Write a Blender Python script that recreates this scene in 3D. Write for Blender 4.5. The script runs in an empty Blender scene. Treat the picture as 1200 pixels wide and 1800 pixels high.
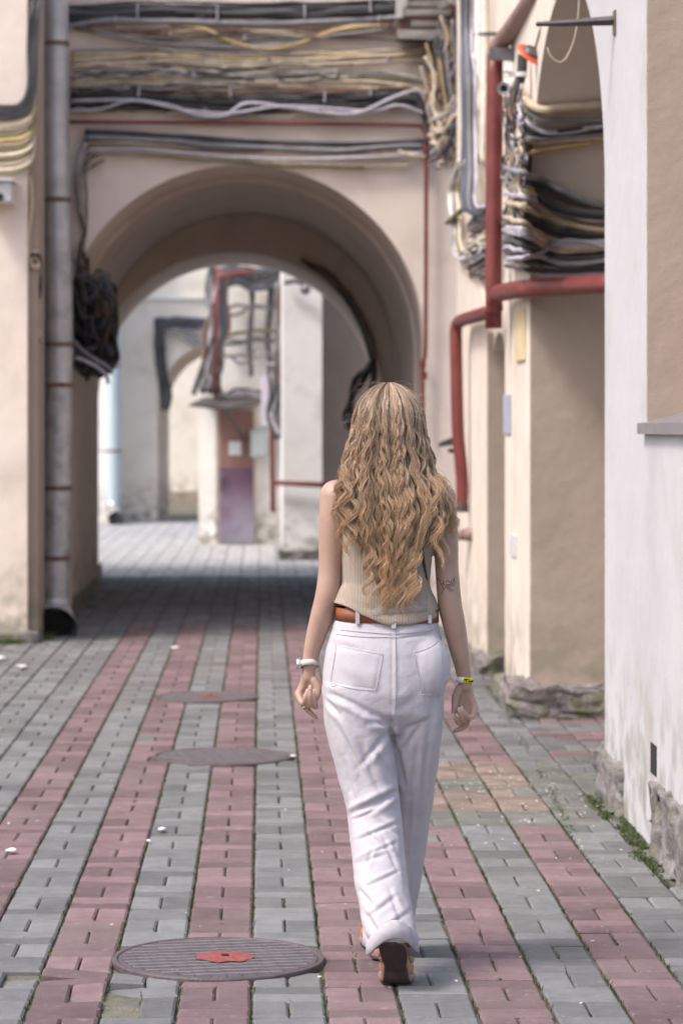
import bpy, bmesh, math, random
import numpy as np
from mathutils import Vector, Matrix, noise
from mathutils.bvhtree import BVHTree
random.seed(7); RNG = np.random.default_rng(7)
scene = bpy.context.scene
R = math.radians
# ------------------------------------------------------------------ camera, light, exposure
F, CX, CY, EYE = 4700.0, 460.0, 750.0, 1.6
cam_d = bpy.data.cameras.new('camera'); cam = bpy.data.objects.new('camera', cam_d)
scene.collection.objects.link(cam); scene.camera = cam
cam.location = (0, 0, EYE); cam.rotation_euler = (R(90), 0, 0)
cam_d.sensor_width = 36; cam_d.sensor_fit = 'AUTO'; cam_d.lens = F / 1800 * 36
cam_d.shift_x = (600 - CX) / 1800; cam_d.shift_y = -(900 - CY) / 1800
cam_d.clip_start = 0.1; cam_d.clip_end = 500
cam_d.dof.use_dof = True; cam_d.dof.focus_distance = 7.72; cam_d.dof.aperture_fstop = 4.3
world = bpy.data.worlds.new('World'); scene.world = world; world.use_nodes = True
SUN_EL, SUN_AZ = 54.0, -122.0           # azimuth from +Y, clockwise seen from above
wn = world.node_tree.nodes; wl = world.node_tree.links
sky = wn.new('ShaderNodeTexSky'); sky.sky_type = 'NISHITA'; sky.sun_disc = False
sky.sun_elevation = R(SUN_EL); sky.sun_rotation = R(SUN_AZ)
sky.air_density = 1.0; sky.dust_density = 4.0; sky.ozone_density = 0.6
wn['Background'].inputs['Strength'].default_value = 0.15
wl.new(sky.outputs[0], wn['Background'].inputs['Color'])
sd = bpy.data.lights.new('sun', 'SUN'); sun = bpy.data.objects.new('sun', sd)
scene.collection.objects.link(sun)
sd.energy = 1.35; sd.angle = R(12); sd.color = (1.0, 0.965, 0.93)
dv = Vector((math.sin(R(SUN_AZ)) * math.cos(R(SUN_EL)), math.cos(R(SUN_AZ)) * math.cos(R(SUN_EL)), math.sin(R(SUN_EL))))
sun.rotation_euler = dv.to_track_quat('Z', 'Y').to_euler(); sun.location = (-6, 4, 12)
scene.view_settings.view_transform = 'Standard'; scene.view_settings.look = 'None'
scene.view_settings.gamma = 1.0; scene.view_settings.exposure = 0.95
scene.view_settings.use_curve_mapping = False
scene.render.engine = 'CYCLES'
# ------------------------------------------------------------------ helpers
COL = scene.collection
def P(px, py, Y): return Vector(((px - CX) * Y / F, Y, EYE - (py - CY) * Y / F))
def S(px, py, X=1.40):                       # a point on a plane X = const (side wall)
    Y = F * X / (px - CX); return Vector((X, Y, EYE - (py - CY) * Y / F))
class MB:
    def __init__(s): s.v = []; s.f = []; s.n = 0; s.a = []
    def add(s, v, f, a=None):
        v = [tuple(p) for p in v]; s.v += v; s.f += [tuple(i + s.n for i in q) for q in f]; s.n += len(v)
        s.a += [0.5 if a is None else a] * len(v)
    def box(s, x0, x1, y0, y1, z0, z1, a=None):
        s.add([(x0,y0,z0),(x1,y0,z0),(x1,y1,z0),(x0,y1,z0),(x0,y0,z1),(x1,y0,z1),(x1,y1,z1),(x0,y1,z1)],
              [(0,3,2,1),(4,5,6,7),(0,1,5,4),(1,2,6,5),(2,3,7,6),(3,0,4,7)], a)
    def bar(s, a, b, w, h, up=(0,0,1)):
        a = Vector(a); b = Vector(b); d = (b - a).normalized(); u = Vector(up)
        r = d.cross(u).normalized(); u = r.cross(d)
        o = []
        for p in (a, b):
            for sx, sz in ((-1,-1),(1,-1),(1,1),(-1,1)): o.append(p + r * sx * w / 2 + u * sz * h / 2)
        s.add(o, [(0,1,2,3),(7,6,5,4),(0,4,5,1),(1,5,6,2),(2,6,7,3),(3,7,4,0)])
    def tube(s, pts, r, n=8, cap=True, flat=1.0, a=None):
        pts = [Vector(p) for p in pts]; m = len(pts)
        rr = r if hasattr(r, '__len__') else [r] * m
        vs = []; prev = None
        for i, p in enumerate(pts):
            d = (pts[min(i + 1, m - 1)] - pts[max(i - 1, 0)])
            d = d.normalized() if d.length > 1e-9 else Vector((0, 0, 1))
            if prev is None:
                u = d.orthogonal().normalized() if abs(d.y) > .98 else (Vector((0, 1, 0)) - d * d.y).normalized()
            else:
                u = prev - d * prev.dot(d); u = u.normalized() if u.length > 1e-6 else d.orthogonal().normalized()
            prev = u; w = d.cross(u)
            for k in range(n):
                t = 2 * math.pi * k / n
                vs.append(p + (u * math.cos(t) * flat + w * math.sin(t)) * rr[i])
        fs = [(i*n+k, i*n+(k+1) % n, (i+1)*n+(k+1) % n, (i+1)*n+k) for i in range(m-1) for k in range(n)]
        if cap: fs += [tuple(range(n))[::-1], tuple((m-1)*n+k for k in range(n))]
        s.add(vs, fs, a)
    def lathe(s, c, prof, n=24, axis='Z'):
        c = Vector(c); vs = []
        for r, h in prof:
            for k in range(n):
                t = 2*math.pi*k/n; x, y = r*math.cos(t), r*math.sin(t)
                vs.append(c + (Vector((x, y, h)) if axis == 'Z' else Vector((x, h, y)) if axis == 'Y' else Vector((h, x, y))))
        m = len(prof)
        fs = [(i*n+k, i*n+(k+1)%n, (i+1)*n+(k+1)%n, (i+1)*n+k) for i in range(m-1) for k in range(n)]
        fs += [tuple(range(n))[::-1], tuple((m-1)*n+k for k in range(n))]
        s.add(vs, fs)
    def ball(s, c, r, nu=16, nv=10):
        c = Vector(c); r = Vector(r) if hasattr(r, '__len__') else Vector((r, r, r))
        prof = [(math.sin(math.pi*i/nv), -math.cos(math.pi*i/nv)) for i in range(nv+1)]
        vs = [(c.x + r.x*max(q,1e-3)*math.cos(2*math.pi*k/nu), c.y + r.y*max(q,1e-3)*math.sin(2*math.pi*k/nu), c.z + r.z*h) for q, h in prof for k in range(nu)]
        fs = [(i*nu+k, i*nu+(k+1)%nu, (i+1)*nu+(k+1)%nu, (i+1)*nu+k) for i in range(nv) for k in range(nu)]
        fs += [tuple(range(nu))[::-1], tuple(nv*nu+k for k in range(nu))]
        s.add(vs, fs)
    def loft(s, rings, n=32, p=2.0):         # rings: (cx, cy, z, rx, ry)
        vs = []
        for cx, cy, z, rx, ry in rings:
            for k in range(n):
                t = 2*math.pi*k/n; c_, s_ = math.cos(t), math.sin(t)
                vs.append((cx + rx*math.copysign(abs(c_)**(2/p), c_), cy + ry*math.copysign(abs(s_)**(2/p), s_), z))
        m = len(rings)
        fs = [(i*n+k, i*n+(k+1)%n, (i+1)*n+(k+1)%n, (i+1)*n+k) for i in range(m-1) for k in range(n)]
        fs += [tuple(range(n))[::-1], tuple((m-1)*n+k for k in range(n))]
        s.add(vs, fs)
    def build(s, name, mat, parent=None, smooth=False, tint=False):
        me = bpy.data.meshes.new(name); me.from_pydata(s.v, [], s.f)
        if smooth: me.shade_smooth()
        if tint:
            at = me.attributes.new('tint', 'FLOAT', 'POINT'); at.data.foreach_set('value', s.a)
        me.materials.append(mat); o = bpy.data.objects.new(name, me); COL.objects.link(o)
        if parent: adopt(o, parent)
        return o
def adopt(o, parent):
    o.parent = parent
    base = Vector((0, 0, 0)); q = parent
    while q: base += q.location; q = q.parent
    if o.data and o.location.length == 0: o.location = -base
def tag(o, label=None, cat=None, group=None, kind=None):
    if label: o['label'] = label
    if cat: o['category'] = cat
    if group: o['group'] = group
    if kind: o['kind'] = kind
    return o
def thing(name, label, cat, loc=(0, 0, 0), group=None):
    o = bpy.data.objects.new(name, None); COL.objects.link(o); o.location = loc; o.empty_display_size = .1
    return tag(o, label, cat, group)
def cat(pts, n=8):                            # Catmull-Rom through points
    p = [Vector(q) for q in pts]; p = [p[0]*2 - p[1]] + p + [p[-1]*2 - p[-2]]; out = []
    for i in range(1, len(p)-2):
        a, b, c, d = p[i-1], p[i], p[i+1], p[i+2]
        for k in range(n):
            t = k/n
            out.append(0.5*((2*b) + (c-a)*t + (2*a-5*b+4*c-d)*t*t + (3*b-a-3*c+d)*t**3))
    out.append(p[-2]); return out
def interp(tab, x):                            # tab of tuples (x, a, b, ...)
    xs = [t[0] for t in tab]; return [float(np.interp(x, xs, [t[k] for t in tab])) for k in range(1, len(tab[0]))]
# ------------------------------------------------------------------ materials
def mat(name, col, rough=.7, metal=0.0, var=0.0, scale=6.0, col2=None, bump=0.0, bscale=60.0, tint=None, spec=.5, coat=0):
    m = bpy.data.materials.new(name); m.use_nodes = True; nt = m.node_tree; N = nt.nodes; L = nt.links
    b = N['Principled BSDF']; b.inputs['Roughness'].default_value = rough; b.inputs['Metallic'].default_value = metal
    b.inputs['Base Color'].default_value = (*col, 1); b.inputs['Specular IOR Level'].default_value = spec
    g = N.new('ShaderNodeNewGeometry'); out = None
    if var or col2:
        n = N.new('ShaderNodeTexNoise'); n.inputs['Scale'].default_value = scale; n.inputs['Detail'].default_value = 8
        n.inputs['Roughness'].default_value = .65
        L.new(g.outputs['Position'], n.inputs['Vector'])
        r = N.new('ShaderNodeValToRGB'); r.color_ramp.elements[0].position = .32; r.color_ramp.elements[1].position = .68
        c2 = col2 or tuple(c*(1+var) for c in col); c1 = col if col2 else tuple(c*(1-var) for c in col)
        r.color_ramp.elements[0].color = (*c1, 1); r.color_ramp.elements[1].color = (*c2, 1)
        L.new(n.outputs['Fac'], r.inputs['Fac']); out = r.outputs['Color']
        L.new(out, b.inputs['Base Color'])
    if tint:
        at = N.new('ShaderNodeAttribute'); at.attribute_name = 'tint'
        mr = N.new('ShaderNodeMapRange'); mr.inputs['To Min'].default_value = 1-tint; mr.inputs['To Max'].default_value = 1+tint
        L.new(at.outputs['Fac'], mr.inputs['Value'])
        vm = N.new('ShaderNodeVectorMath'); vm.operation = 'SCALE'
        if out: L.new(out, vm.inputs[0])
        else: vm.inputs[0].default_value = col
        L.new(mr.outputs[0], vm.inputs['Scale']); L.new(vm.outputs[0], b.inputs['Base Color']); out = vm.outputs[0]
    if bump:
        n2 = N.new('ShaderNodeTexNoise'); n2.inputs['Scale'].default_value = bscale; n2.inputs['Detail'].default_value = 6
        L.new(g.outputs['Position'], n2.inputs['Vector'])
        bp = N.new('ShaderNodeBump'); bp.inputs['Strength'].default_value = bump; bp.inputs['Distance'].default_value = .01
        L.new(n2.outputs['Fac'], bp.inputs['Height']); L.new(bp.outputs[0], b.inputs['Normal'])
    return m
def mixin(m, col, axis='Z', lo=0, hi=1, nscale=5, amt=1.0, thr=(.4, .6)):
    """blend a stain colour over the base: strength = ramp along an axis times noise"""
    nt = m.node_tree; N = nt.nodes; L = nt.links; b = N['Principled BSDF']; ip = b.inputs['Base Color']
    g = N.new('ShaderNodeNewGeometry'); sp = N.new('ShaderNodeSeparateXYZ'); L.new(g.outputs['Position'], sp.inputs[0])
    mr = N.new('ShaderNodeMapRange'); mr.inputs['From Min'].default_value = lo; mr.inputs['From Max'].default_value = hi
    mr.inputs['To Min'].default_value = amt; mr.inputs['To Max'].default_value = 0
    L.new(sp.outputs[axis], mr.inputs['Value'])
    n = N.new('ShaderNodeTexNoise'); n.inputs['Scale'].default_value = nscale; n.inputs['Detail'].default_value = 7
    L.new(g.outputs['Position'], n.inputs['Vector'])
    m2 = N.new('ShaderNodeMapRange'); m2.inputs['From Min'].default_value = thr[0]; m2.inputs['From Max'].default_value = thr[1]
    L.new(n.outputs['Fac'], m2.inputs['Value'])
    mu = N.new('ShaderNodeMath'); mu.operation = 'MULTIPLY'; L.new(mr.outputs[0], mu.inputs[0]); L.new(m2.outputs[0], mu.inputs[1])
    mx = N.new('ShaderNodeMix'); mx.data_type = 'RGBA'; L.new(mu.outputs[0], mx.inputs[0])
    if ip.links: L.new(ip.links[0].from_socket, mx.inputs[6])
    else: mx.inputs[6].default_value = ip.default_value
    mx.inputs[7].default_value = (*col, 1); L.new(mx.outputs[2], ip)
    return m
def plaster(name, c, c2, b=.25):
    m = mat(name, c, .85, col2=c2, scale=1.3, bump=b, bscale=9, spec=.2)
    nt = m.node_tree; N = nt.nodes; L = nt.links             # second, finer relief
    bp = [n for n in N if n.type == 'BUMP'][0]; g = [n for n in N if n.type == 'NEW_GEOMETRY'][0]
    bp.inputs['Distance'].default_value = .02
    n = N.new('ShaderNodeTexNoise'); n.inputs['Scale'].default_value = 120; n.inputs['Detail'].default_value = 4
    L.new(g.outputs['Position'], n.inputs['Vector'])
    b2 = N.new('ShaderNodeBump'); b2.inputs['Strength'].default_value = .25; b2.inputs['Distance'].default_value = .004
    L.new(n.outputs['Fac'], b2.inputs['Height']); L.new(bp.outputs[0], b2.inputs['Normal'])
    L.new(b2.outputs[0], N['Principled BSDF'].inputs['Normal'])
    mixin(m, (.36, .30, .24), 'Z', -1, 14, 2.2, .45, (.55, .75))
    mixin(m, tuple(x*.55 for x in c), 'Z', -5, 20, 15, .7, (.72, .80))
    mixin(m, tuple(x*.86 for x in c), 'Z', -5, 20, 1.7, .8, (.5, .72))
    mixin(m, (.22, .21, .15), 'Z', .1, .75, 7, .8, (.42, .62))
    return m
M = {}
M['pink'] = plaster('pink_plaster', (.70, .585, .515), (.76, .655, .59))
M['vault'] = plaster('vault_plaster', (.68, .58, .505), (.73, .63, .55))
M['cream'] = plaster('cream_plaster', (.64, .545, .47), (.72, .635, .56))
M['white'] = plaster('white_plaster', (.50, .487, .503), (.53, .516, .53))
M['tan'] = plaster('tan_and_shade_plaster', (.36, .29, .24), (.41, .335, .28), .35)  # on recess faces and the right rear wall this tan holds their shade
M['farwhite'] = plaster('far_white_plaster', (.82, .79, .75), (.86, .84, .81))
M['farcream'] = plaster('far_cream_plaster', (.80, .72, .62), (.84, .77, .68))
M['granite'] = mixin(mat('granite', (.085, .072, .07), .8, col2=(.29, .26, .255), scale=18, bump=1.0, bscale=40), (.10, .12, .04), 'Z', 0, .35, 6, .9, (.5, .62))
M['red'] = mixin(mixin(mat('red_brick', (.142, .092, .098), .82, col2=(.195, .134, .141), scale=9, bump=.5, bscale=220, tint=.30, spec=.3),
                 (.21, .16, .15), 'Z', -5, 6, 1.1, .9, (.5, .7)), (.5, .42, .42), 'Z', -5, 5, 26, .45, (.62, .74))
M['grey'] = mixin(mixin(mat('grey_brick', (.128, .130, .132), .82, col2=(.182, .183, .184), scale=9, bump=.5, bscale=220, tint=.28, spec=.3),
                  (.16, .15, .135), 'Z', -5, 6, 1.2, .8, (.5, .7)), (.45, .45, .45), 'Z', -5, 5, 26, .4, (.62, .74))
M['litgrey'] = mat('lit_grey_brick', (.29, .29, .295), .85, col2=(.36, .36, .365), scale=5, tint=.15)  # grey brick made paler: far-court brightness put into its colour
M['tanbrick'] = mat('worn_tan_brick', (.15, .112, .095), .8, col2=(.27, .205, .17), scale=7, bump=.5, bscale=220, tint=.2)
M['mossbrick'] = mat('mossy_brick', (.10, .105, .085), .85, col2=(.18, .178, .165), scale=6, bump=.5, bscale=200, tint=.15)
M['soil'] = mat('joint_soil', (.055, .062, .03), .95, col2=(.20, .18, .145), scale=6, bump=.9, bscale=90)
M['grass'] = mat('grass_green', (.04, .06, .02), .8, col2=(.10, .12, .045), scale=9)
M['galv'] = mixin(mat('galvanised_steel', (.34, .335, .345), .42, .55, col2=(.50, .495, .51), scale=5, bump=.15, bscale=14), (.20, .22, .21), 'Z', -1, 5, 9, .8, (.5, .6))
M['rust'] = mat('rust', (.10, .06, .045), .85, col2=(.19, .12, .085), scale=20)
M['iron'] = mat('cast_iron', (.085, .065, .07), .6, .35, col2=(.15, .12, .125), scale=12, bump=.4, bscale=120)
M['ironline'] = mat('worn_iron_rib', (.27, .25, .255), .6, .3, var=.2, scale=30)
M['redpaint'] = mat('red_paint_spot', (.24, .055, .05), .75, var=.35, scale=60, bump=.4, bscale=150)
M['redpipe'] = mat('red_pipe_paint', (.125, .022, .02), .45, col2=(.19, .04, .036), scale=7, bump=.2, bscale=50)
M['brownpipe'] = mat('faded_brown_pipe', (.20, .115, .10), .6, col2=(.29, .19, .165), scale=8, bump=.2, bscale=50)
for k, c in dict(black=(.022,.021,.023), dgrey=(.06,.058,.062), grey=(.17,.165,.175), lilac=(.33,.31,.35), cream=(.46,.39,.30),
                 yellow=(.40,.28,.12), brown=(.12,.065,.045), blue=(.05,.058,.085), white=(.58,.57,.55), olive=(.12,.12,.05), sand=(.36,.29,.21)).items():
    M['c_'+k] = mat(k+'_cable', c, .55, col2=tuple(x*1.5 for x in c), scale=12)
M['steel'] = mat('dark_steel', (.09, .08, .08), .5, .5, var=.3, scale=12)
M['wood'] = mat('rotten_wood', (.05, .025, .018), .9, col2=(.13, .07, .05), scale=10, bump=.6, bscale=30)
M['peel'] = mat('peeling_white_paint', (.48, .45, .42), .8, var=.2, scale=10)
M['plastic'] = mat('pale_plastic', (.60, .60, .61), .4, var=.06)
M['lens'] = mat('dark_lens', (.01, .01, .012), .12)
M['orange'] = mat('orange_paint', (.62, .09, .03), .5)
M['sill'] = mat('lilac_grey_sheet_metal', (.24, .215, .23), .45, .3, var=.15, scale=6)
M['hole'] = mat('dark_inside', (.012, .011, .01), .9)
# ------------------------------------------------------------------ pavement
ground = MB(); ground.add([(-120,-20,-.015),(120,-20,-.015),(120,200,-.015),(-120,200,-.015)], [(0,1,2,3)])
tag(ground.build('ground', M['soil']), kind='structure')
pav = thing('pavement', None, None)
pav['kind'] = 'structure'
PITCH, X0 = .2055, -.028
holes = [(-.130, 8.03, .315), (-.187, 12.95, .335), (-.32, 15.8, .30)]
def brick(mb, x0, x1, y0, y1, top, a, tx=0, ty=0):
    cx, cy = (x0+x1)/2, (y0+y1)/2; b = .007
    def z(x, y, d=0): return top + (x-cx)*tx + (y-cy)*ty - d
    j = lambda: random.uniform(-.0012, .0012)
    c = [(x0+j(),y0+j()),(x1+j(),y0+j()),(x1+j(),y1+j()),(x0+j(),y1+j())]; s = ((1,1),(-1,1),(-1,-1),(1,-1))
    v = [(x, y, -.045) for x, y in c] + [(x, y, z(x, y, .006)) for x, y in c] + [(x+b*p, y+b*q, z(x, y)) for (x, y), (p, q) in zip(c, s)]
    f = [(8,9,10,11)] + [(i, (i+1)%4, 4+(i+1)%4, 4+i) for i in range(4)] + [(4+i, 4+(i+1)%4, 8+(i+1)%4, 8+i) for i in range(4)]
    mb.add(v, f, a)
def kind_of(k, x, y):
    n = noise.noise(Vector((x*2.2, y*1.3, 3)))
    if 11.15 < y < 12.75 and .66 < x < 1.24:
        if n > -.3: return 'tanbrick'
        return 'mossbrick'
    if 10.75 < y < 12.9 and .60 < x < 2.2 and n > -.25 and (y < 11.6 or x > 1.2): return 'mossbrick'
    if k in (-5, -3, -1, 1, 3, 5) and y < 21.6: return 'red'
    if x > 1.49 and 11.6 < y < 14.8: return 'red' if int((y-11.6)/.41) % 2 else 'grey'
    return 'litgrey' if y > 28.6 else 'grey'
near = []; far = {k: MB() for k in ('red', 'grey', 'tanbrick', 'mossbrick', 'litgrey')}
for k in range(-34, 16):
    xa = X0 + k*PITCH + .0045; xb = xa + PITCH - .009
    j = 0; y = 5.6 + (PITCH if k % 2 else 0) - PITCH*2
    while y < 46:
        for mod in (0, 1):
            y += PITCH*mod
            if mod == 0: rects = [(xa, xa+(xb-xa)/2-.0022, y+.0035, y+PITCH-.0035), (xa+(xb-xa)/2+.0022, xb, y+.0035, y+PITCH-.0035)]
            else: rects = [(xa, xb, y+.0035, y+PITCH/2-.0035), (xa, xb, y+PITCH/2+.0035, y+PITCH-.0035)]
            for (a, b, c, d) in rects:
                mx, my = (a+b)/2, (c+d)/2
                px, py = CX + F*mx/max(my,.1), CY + F*EYE/max(my,.1)
                if my < 6.2 or px < -260 or px > 1500: continue
                if mx > 1.475 and not (11.5 < my < 14.85 and mx < 2.9) and my < 19.8: continue
                if any((mx-hx)**2 + (my-hy)**2 < (hr-.015)**2 for hx, hy, hr in holes): continue
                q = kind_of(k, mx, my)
                w = noise.noise(Vector((mx*1.1, my*.8, 0)))*.006 + noise.noise(Vector((mx*9, my*9, 9)))*.0016
                tx = random.gauss(0, .009); ty = random.gauss(0, .012); w += random.gauss(0, .0012)
                dd = (mx+.47)**2 + (my-7.66)**2
                if dd < .09:                          # the broken patch beside the near manhole
                    tx += random.uniform(-.10, .10); ty += random.uniform(-.12, .12); w += random.uniform(-.014, .004)
                if -.43 < mx < -.34 and 7.30 < my < 7.70 and (b-a) < .12: continue
                # colour travels with the brick, a few were relaid elsewhere
                if my < 44 and random.random() < .004: q = 'grey'
                item = (a, b, c, d, w, random.random(), tx, ty, q)
                if py < 1815 and -20 < px < 1220: near.append((my, item))
                else:
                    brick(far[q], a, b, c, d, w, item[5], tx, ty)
        y += PITCH
near.sort(key=lambda t: t[0])
for i, (_, it) in enumerate(near):
    a, b, c, d, w, t, tx, ty, q = it
    if i < 296:
        m = MB(); cx, cy = (a+b)/2, (c+d)/2
        brick(m, a-cx, b-cx, c-cy, d-cy, w, t, tx, ty); o = m.build('brick', M[q], None, tint=True); o.parent = pav; o.location = (cx, cy, 0)
    else: brick(far[q], a, b, c, d, w, t, tx, ty)
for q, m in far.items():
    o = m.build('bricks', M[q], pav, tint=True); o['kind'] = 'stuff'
# manholes
def manhole(cx, cy, r, label, spot, ang=0.18):
    t = thing('manhole_cover', label, 'manhole cover', (cx, cy, 0), 'manhole covers down the middle of the pavement')
    m = MB(); m.lathe((cx, cy, 0), [(r-.022, -.03), (r+.004, -.03), (r+.004, .004), (r+.002, .008), (r-.010, .008), (r-.014, .003), (r-.022, .002)], 48); m.build('frame', M['iron'], t)
    m = MB(); m.lathe((cx, cy, 0), [(r-.016, -.03), (r-.016, .005), (r-.020, .007), (.001, .008)], 48); m.build('lid', M['iron'], t)
    m = MB(); m2_ = MB(); n = 14
    for i in range(n):
        for d_ in (0, 1):
            o = -r + 2*r*(i+.5)/n; h = math.sqrt(max(0, (r-.028)**2 - o*o))
            if h < .03: continue
            a1 = ang + d_*math.pi/2; u = Vector((math.cos(a1), math.sin(a1), 0)); w = Vector((-u.y, u.x, 0))
            c0 = Vector((cx, cy, .0082 if d_ else .0078))
            m.bar(c0 + w*o - u*h, c0 + w*o + u*h, .006, .004) if d_ == 0 else m2_.bar(c0 + w*o - u*h, c0 + w*o + u*h, .003, .003)
    m.build('rib_grid', M['ironline'], t); m2_.build('cross_grid', M['c_dgrey'], t)
    if spot:
        m = MB(); vs = [(cx+.02, cy-.01, .0125)]; nn = 40
        for k in range(nn):
            a = 2*math.pi*k/nn; rr = spot*(1+.22*noise.noise(Vector((math.cos(a)*2, math.sin(a)*2, cx)))+.25*max(0, noise.noise(Vector((a*4, 3, 1)))))
            vs.append((cx+.02+rr*math.cos(a)*1.05, cy-.01+rr*.95*math.sin(a), .0112))
        m.add(vs, [(0, 1+k, 1+(k+1)%nn) for k in range(nn)]); m.build('paint_spot', M['redpaint'], t)
        m = MB(); m.lathe((cx+.02, cy-.0, .0128), [(.012, 0), (.012, .003), (.009, .003)], 12); m.build('lifting_hole', M['hole'], t)
    return t
manhole(*holes[0], 'round iron manhole cover nearest the camera with a red paint splash', .082)
manhole(*holes[1], 'plain round iron manhole cover in the middle of the pavement without paint', 0)
manhole(*holes[2], 'farthest round manhole cover with a small faded red mark, just before the archway', .07)
# ------------------------------------------------------------------ walls
def prism(pts2, plane, a, b):
    """extrude a simple polygon: plane 'XZ' -> along Y, 'YZ' -> along X"""
    m = MB(); n = len(pts2)
    f = (lambda u, w, t: (u, t, w)) if plane == 'XZ' else (lambda u, w, t: (t, u, w))
    m.add([f(u, w, a) for u, w in pts2] + [f(u, w, b) for u, w in pts2],
          [tuple(range(n)), tuple(range(2*n-1, n-1, -1))] + [(i, n+i, n+(i+1)%n, (i+1)%n) for i in range(n)])
    return m
def arch_profile(u0, u1, top, c, spring, rx, rz, n=96, base=-.1):
    p = [(u0, base), (c-rx, base)]
    p += [(c - rx*math.cos(math.pi*k/n), spring + rz*math.sin(math.pi*k/n)) for k in range(n+1)]
    p += [(c+rx, base), (u1, base), (u1, top), (u0, top)]
    return p
def fixn(o):
    bm = bmesh.new(); bm.from_mesh(o.data); bmesh.ops.recalc_face_normals(bm, faces=bm.faces); bm.to_mesh(o.data); bm.free(); return o
gate = thing('archway_building', 'pink plastered building with a deep vaulted arch and cables across its front', 'building', (-.16, 21.5, 0))
fixn(prism(arch_profile(-8, 6, 6.2, -.16, 2.23, 1.478, 1.478), 'XZ', 21.5, 22.7).build('front_wall', M['pink'], gate))
fixn(prism(arch_profile(-8, 6, 6.2, -.16, 2.225, 1.452, 1.452), 'XZ', 22.7, 26.3).build('vault', M['vault'], gate))
fixn(prism(arch_profile(-8, 6, 6.2, -.27, 1.86, 1.455, 1.455), 'XZ', 26.3, 28.3).build('rear_arch', M['vault'], gate))
def rough_block(name, x0, x1, y0, y1, z0, z1, parent, amp=.02, seed=0):
    bm = bmesh.new(); bmesh.ops.create_cube(bm, size=1); 
    n = max(2, int(max(x1-x0, y1-y0)/.05)); bmesh.ops.subdivide_edges(bm, edges=bm.edges, cuts=min(n, 16), use_grid_fill=True)
    for v in bm.verts:
        p = Vector((x0+(v.co.x+.5)*(x1-x0), y0+(v.co.y+.5)*(y1-y0), z0+(v.co.z+.5)*(z1-z0)))
        q = p*9 + Vector((seed, seed*2, 0))
        d = Vector((noise.noise(q), noise.noise(q+Vector((7,0,0))), noise.noise(q+Vector((0,9,0)))))
        d += .5*Vector((noise.noise(q*3), noise.noise(q*3+Vector((7,0,0))), noise.noise(q*3+Vector((0,9,0)))))
        d += .35*Vector((0, noise.noise(q*6), noise.noise(q*6+Vector((3,0,0)))))
        e = sum(abs(c) > .47 for c in v.co)
        p += d*amp*1.6; 
        if e >= 2: p -= Vector((v.co.x, v.co.y, v.co.z)) * amp * 1.2
        v.co = p
    me = bpy.data.meshes.new(name); bm.to_mesh(me); bm.free(); me.materials.append(M['granite']); me.shade_smooth()
    o = bpy.data.objects.new(name, me); COL.objects.link(o); adopt(o, parent); return o
for i, (x0, x1, y0, y1) in enumerate([(-1.70,-1.60,22.8,26.2),(-1.80,-1.69,26.4,28.4),(1.27,1.36,22.0,26.0)]):
    rough_block('granite_block', x0, x1, y0, y1, -.03, .15, gate, .008, i)
# left wall
lw = thing('side_building', 'pale plastered wall corner at the left edge behind the grey downpipe', 'building', (-2.4, 19.8, 0))
m = MB(); m.box(-8, -1.735, 19.8, 21.49, -.1, 6.2); m.build('wall', M['pink'], lw)
m = MB(); m.box(-1.735, -1.665, 19.92, 21.49, -.1, 6.2); m.build('corner_strip', M['tan'], lw)
rough_block('granite_block', -3.2, -1.65, 19.72, 20.2, -.03, .085, lw, .01, 5)
# right arcade building
ab = thing('arcade_building', 'long building on the right with arched recesses, white pier and granite base blocks', 'building', (1.5, 14, 0))
WX = 1.48
n = 64; cA, hA, spA, bA = 13.17, 1.62, 2.60, 1.17
nearp = [(10.30, -.1), (cA-hA, -.1)] + [(cA-hA*math.cos(math.pi/2*k/n), spA+bA*math.sin(math.pi/2*k/n)) for k in range(n+1)] + [(cA, 6.2), (10.30, 6.2)]
def hw_(p): return p
fixn(prism(nearp, 'YZ', WX, 2.9).build('front_pier', M['white'], ab))
farp = [(cA+hA*math.cos(math.pi/2*k/n), spA+bA*math.sin(math.pi/2*k/n)) for k in range(n+1)]
farp = [(cA, 6.2)] + farp[::-1] + [(cA+hA, -.1), (16.3, -.1)] + [(16.7-.4*math.cos(math.pi*k/16), 2.03+.16*math.sin(math.pi*k/16)) for k in range(17)] + [(17.1, -.1)]
farp += [(17.1001, -.1)]
farp = farp[:-2] + [(17.1, -.1), (19.7, -.1), (19.7, 6.2)]
fixn(prism(farp, 'YZ', WX, 2.9).build('rear_pier', M['cream'], ab))
m = MB(); m.box(1.437, WX+.02, 17.1-.0, 19.72, -.1, 6.2); 
m = prism([(17.08, -.1), (19.72, -.1), (19.72, 6.2), (17.7, 6.2), (17.7, 2.6), (17.08, 2.25)], 'YZ', 1.437, WX+.01); fixn(m.build('pilaster', M['cream'], ab))
# jamb shade put into a tan colour: thin skins 3 mm proud of the arch reveals, faces towards the street
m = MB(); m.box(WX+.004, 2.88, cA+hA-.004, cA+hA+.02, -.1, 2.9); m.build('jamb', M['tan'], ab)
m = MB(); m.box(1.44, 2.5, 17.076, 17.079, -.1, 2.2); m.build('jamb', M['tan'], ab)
m = MB(); m.box(2.9, 3.1, 11, 19.7, -.1, 6.2); m.build('back_wall', M['tan'], ab)
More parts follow.
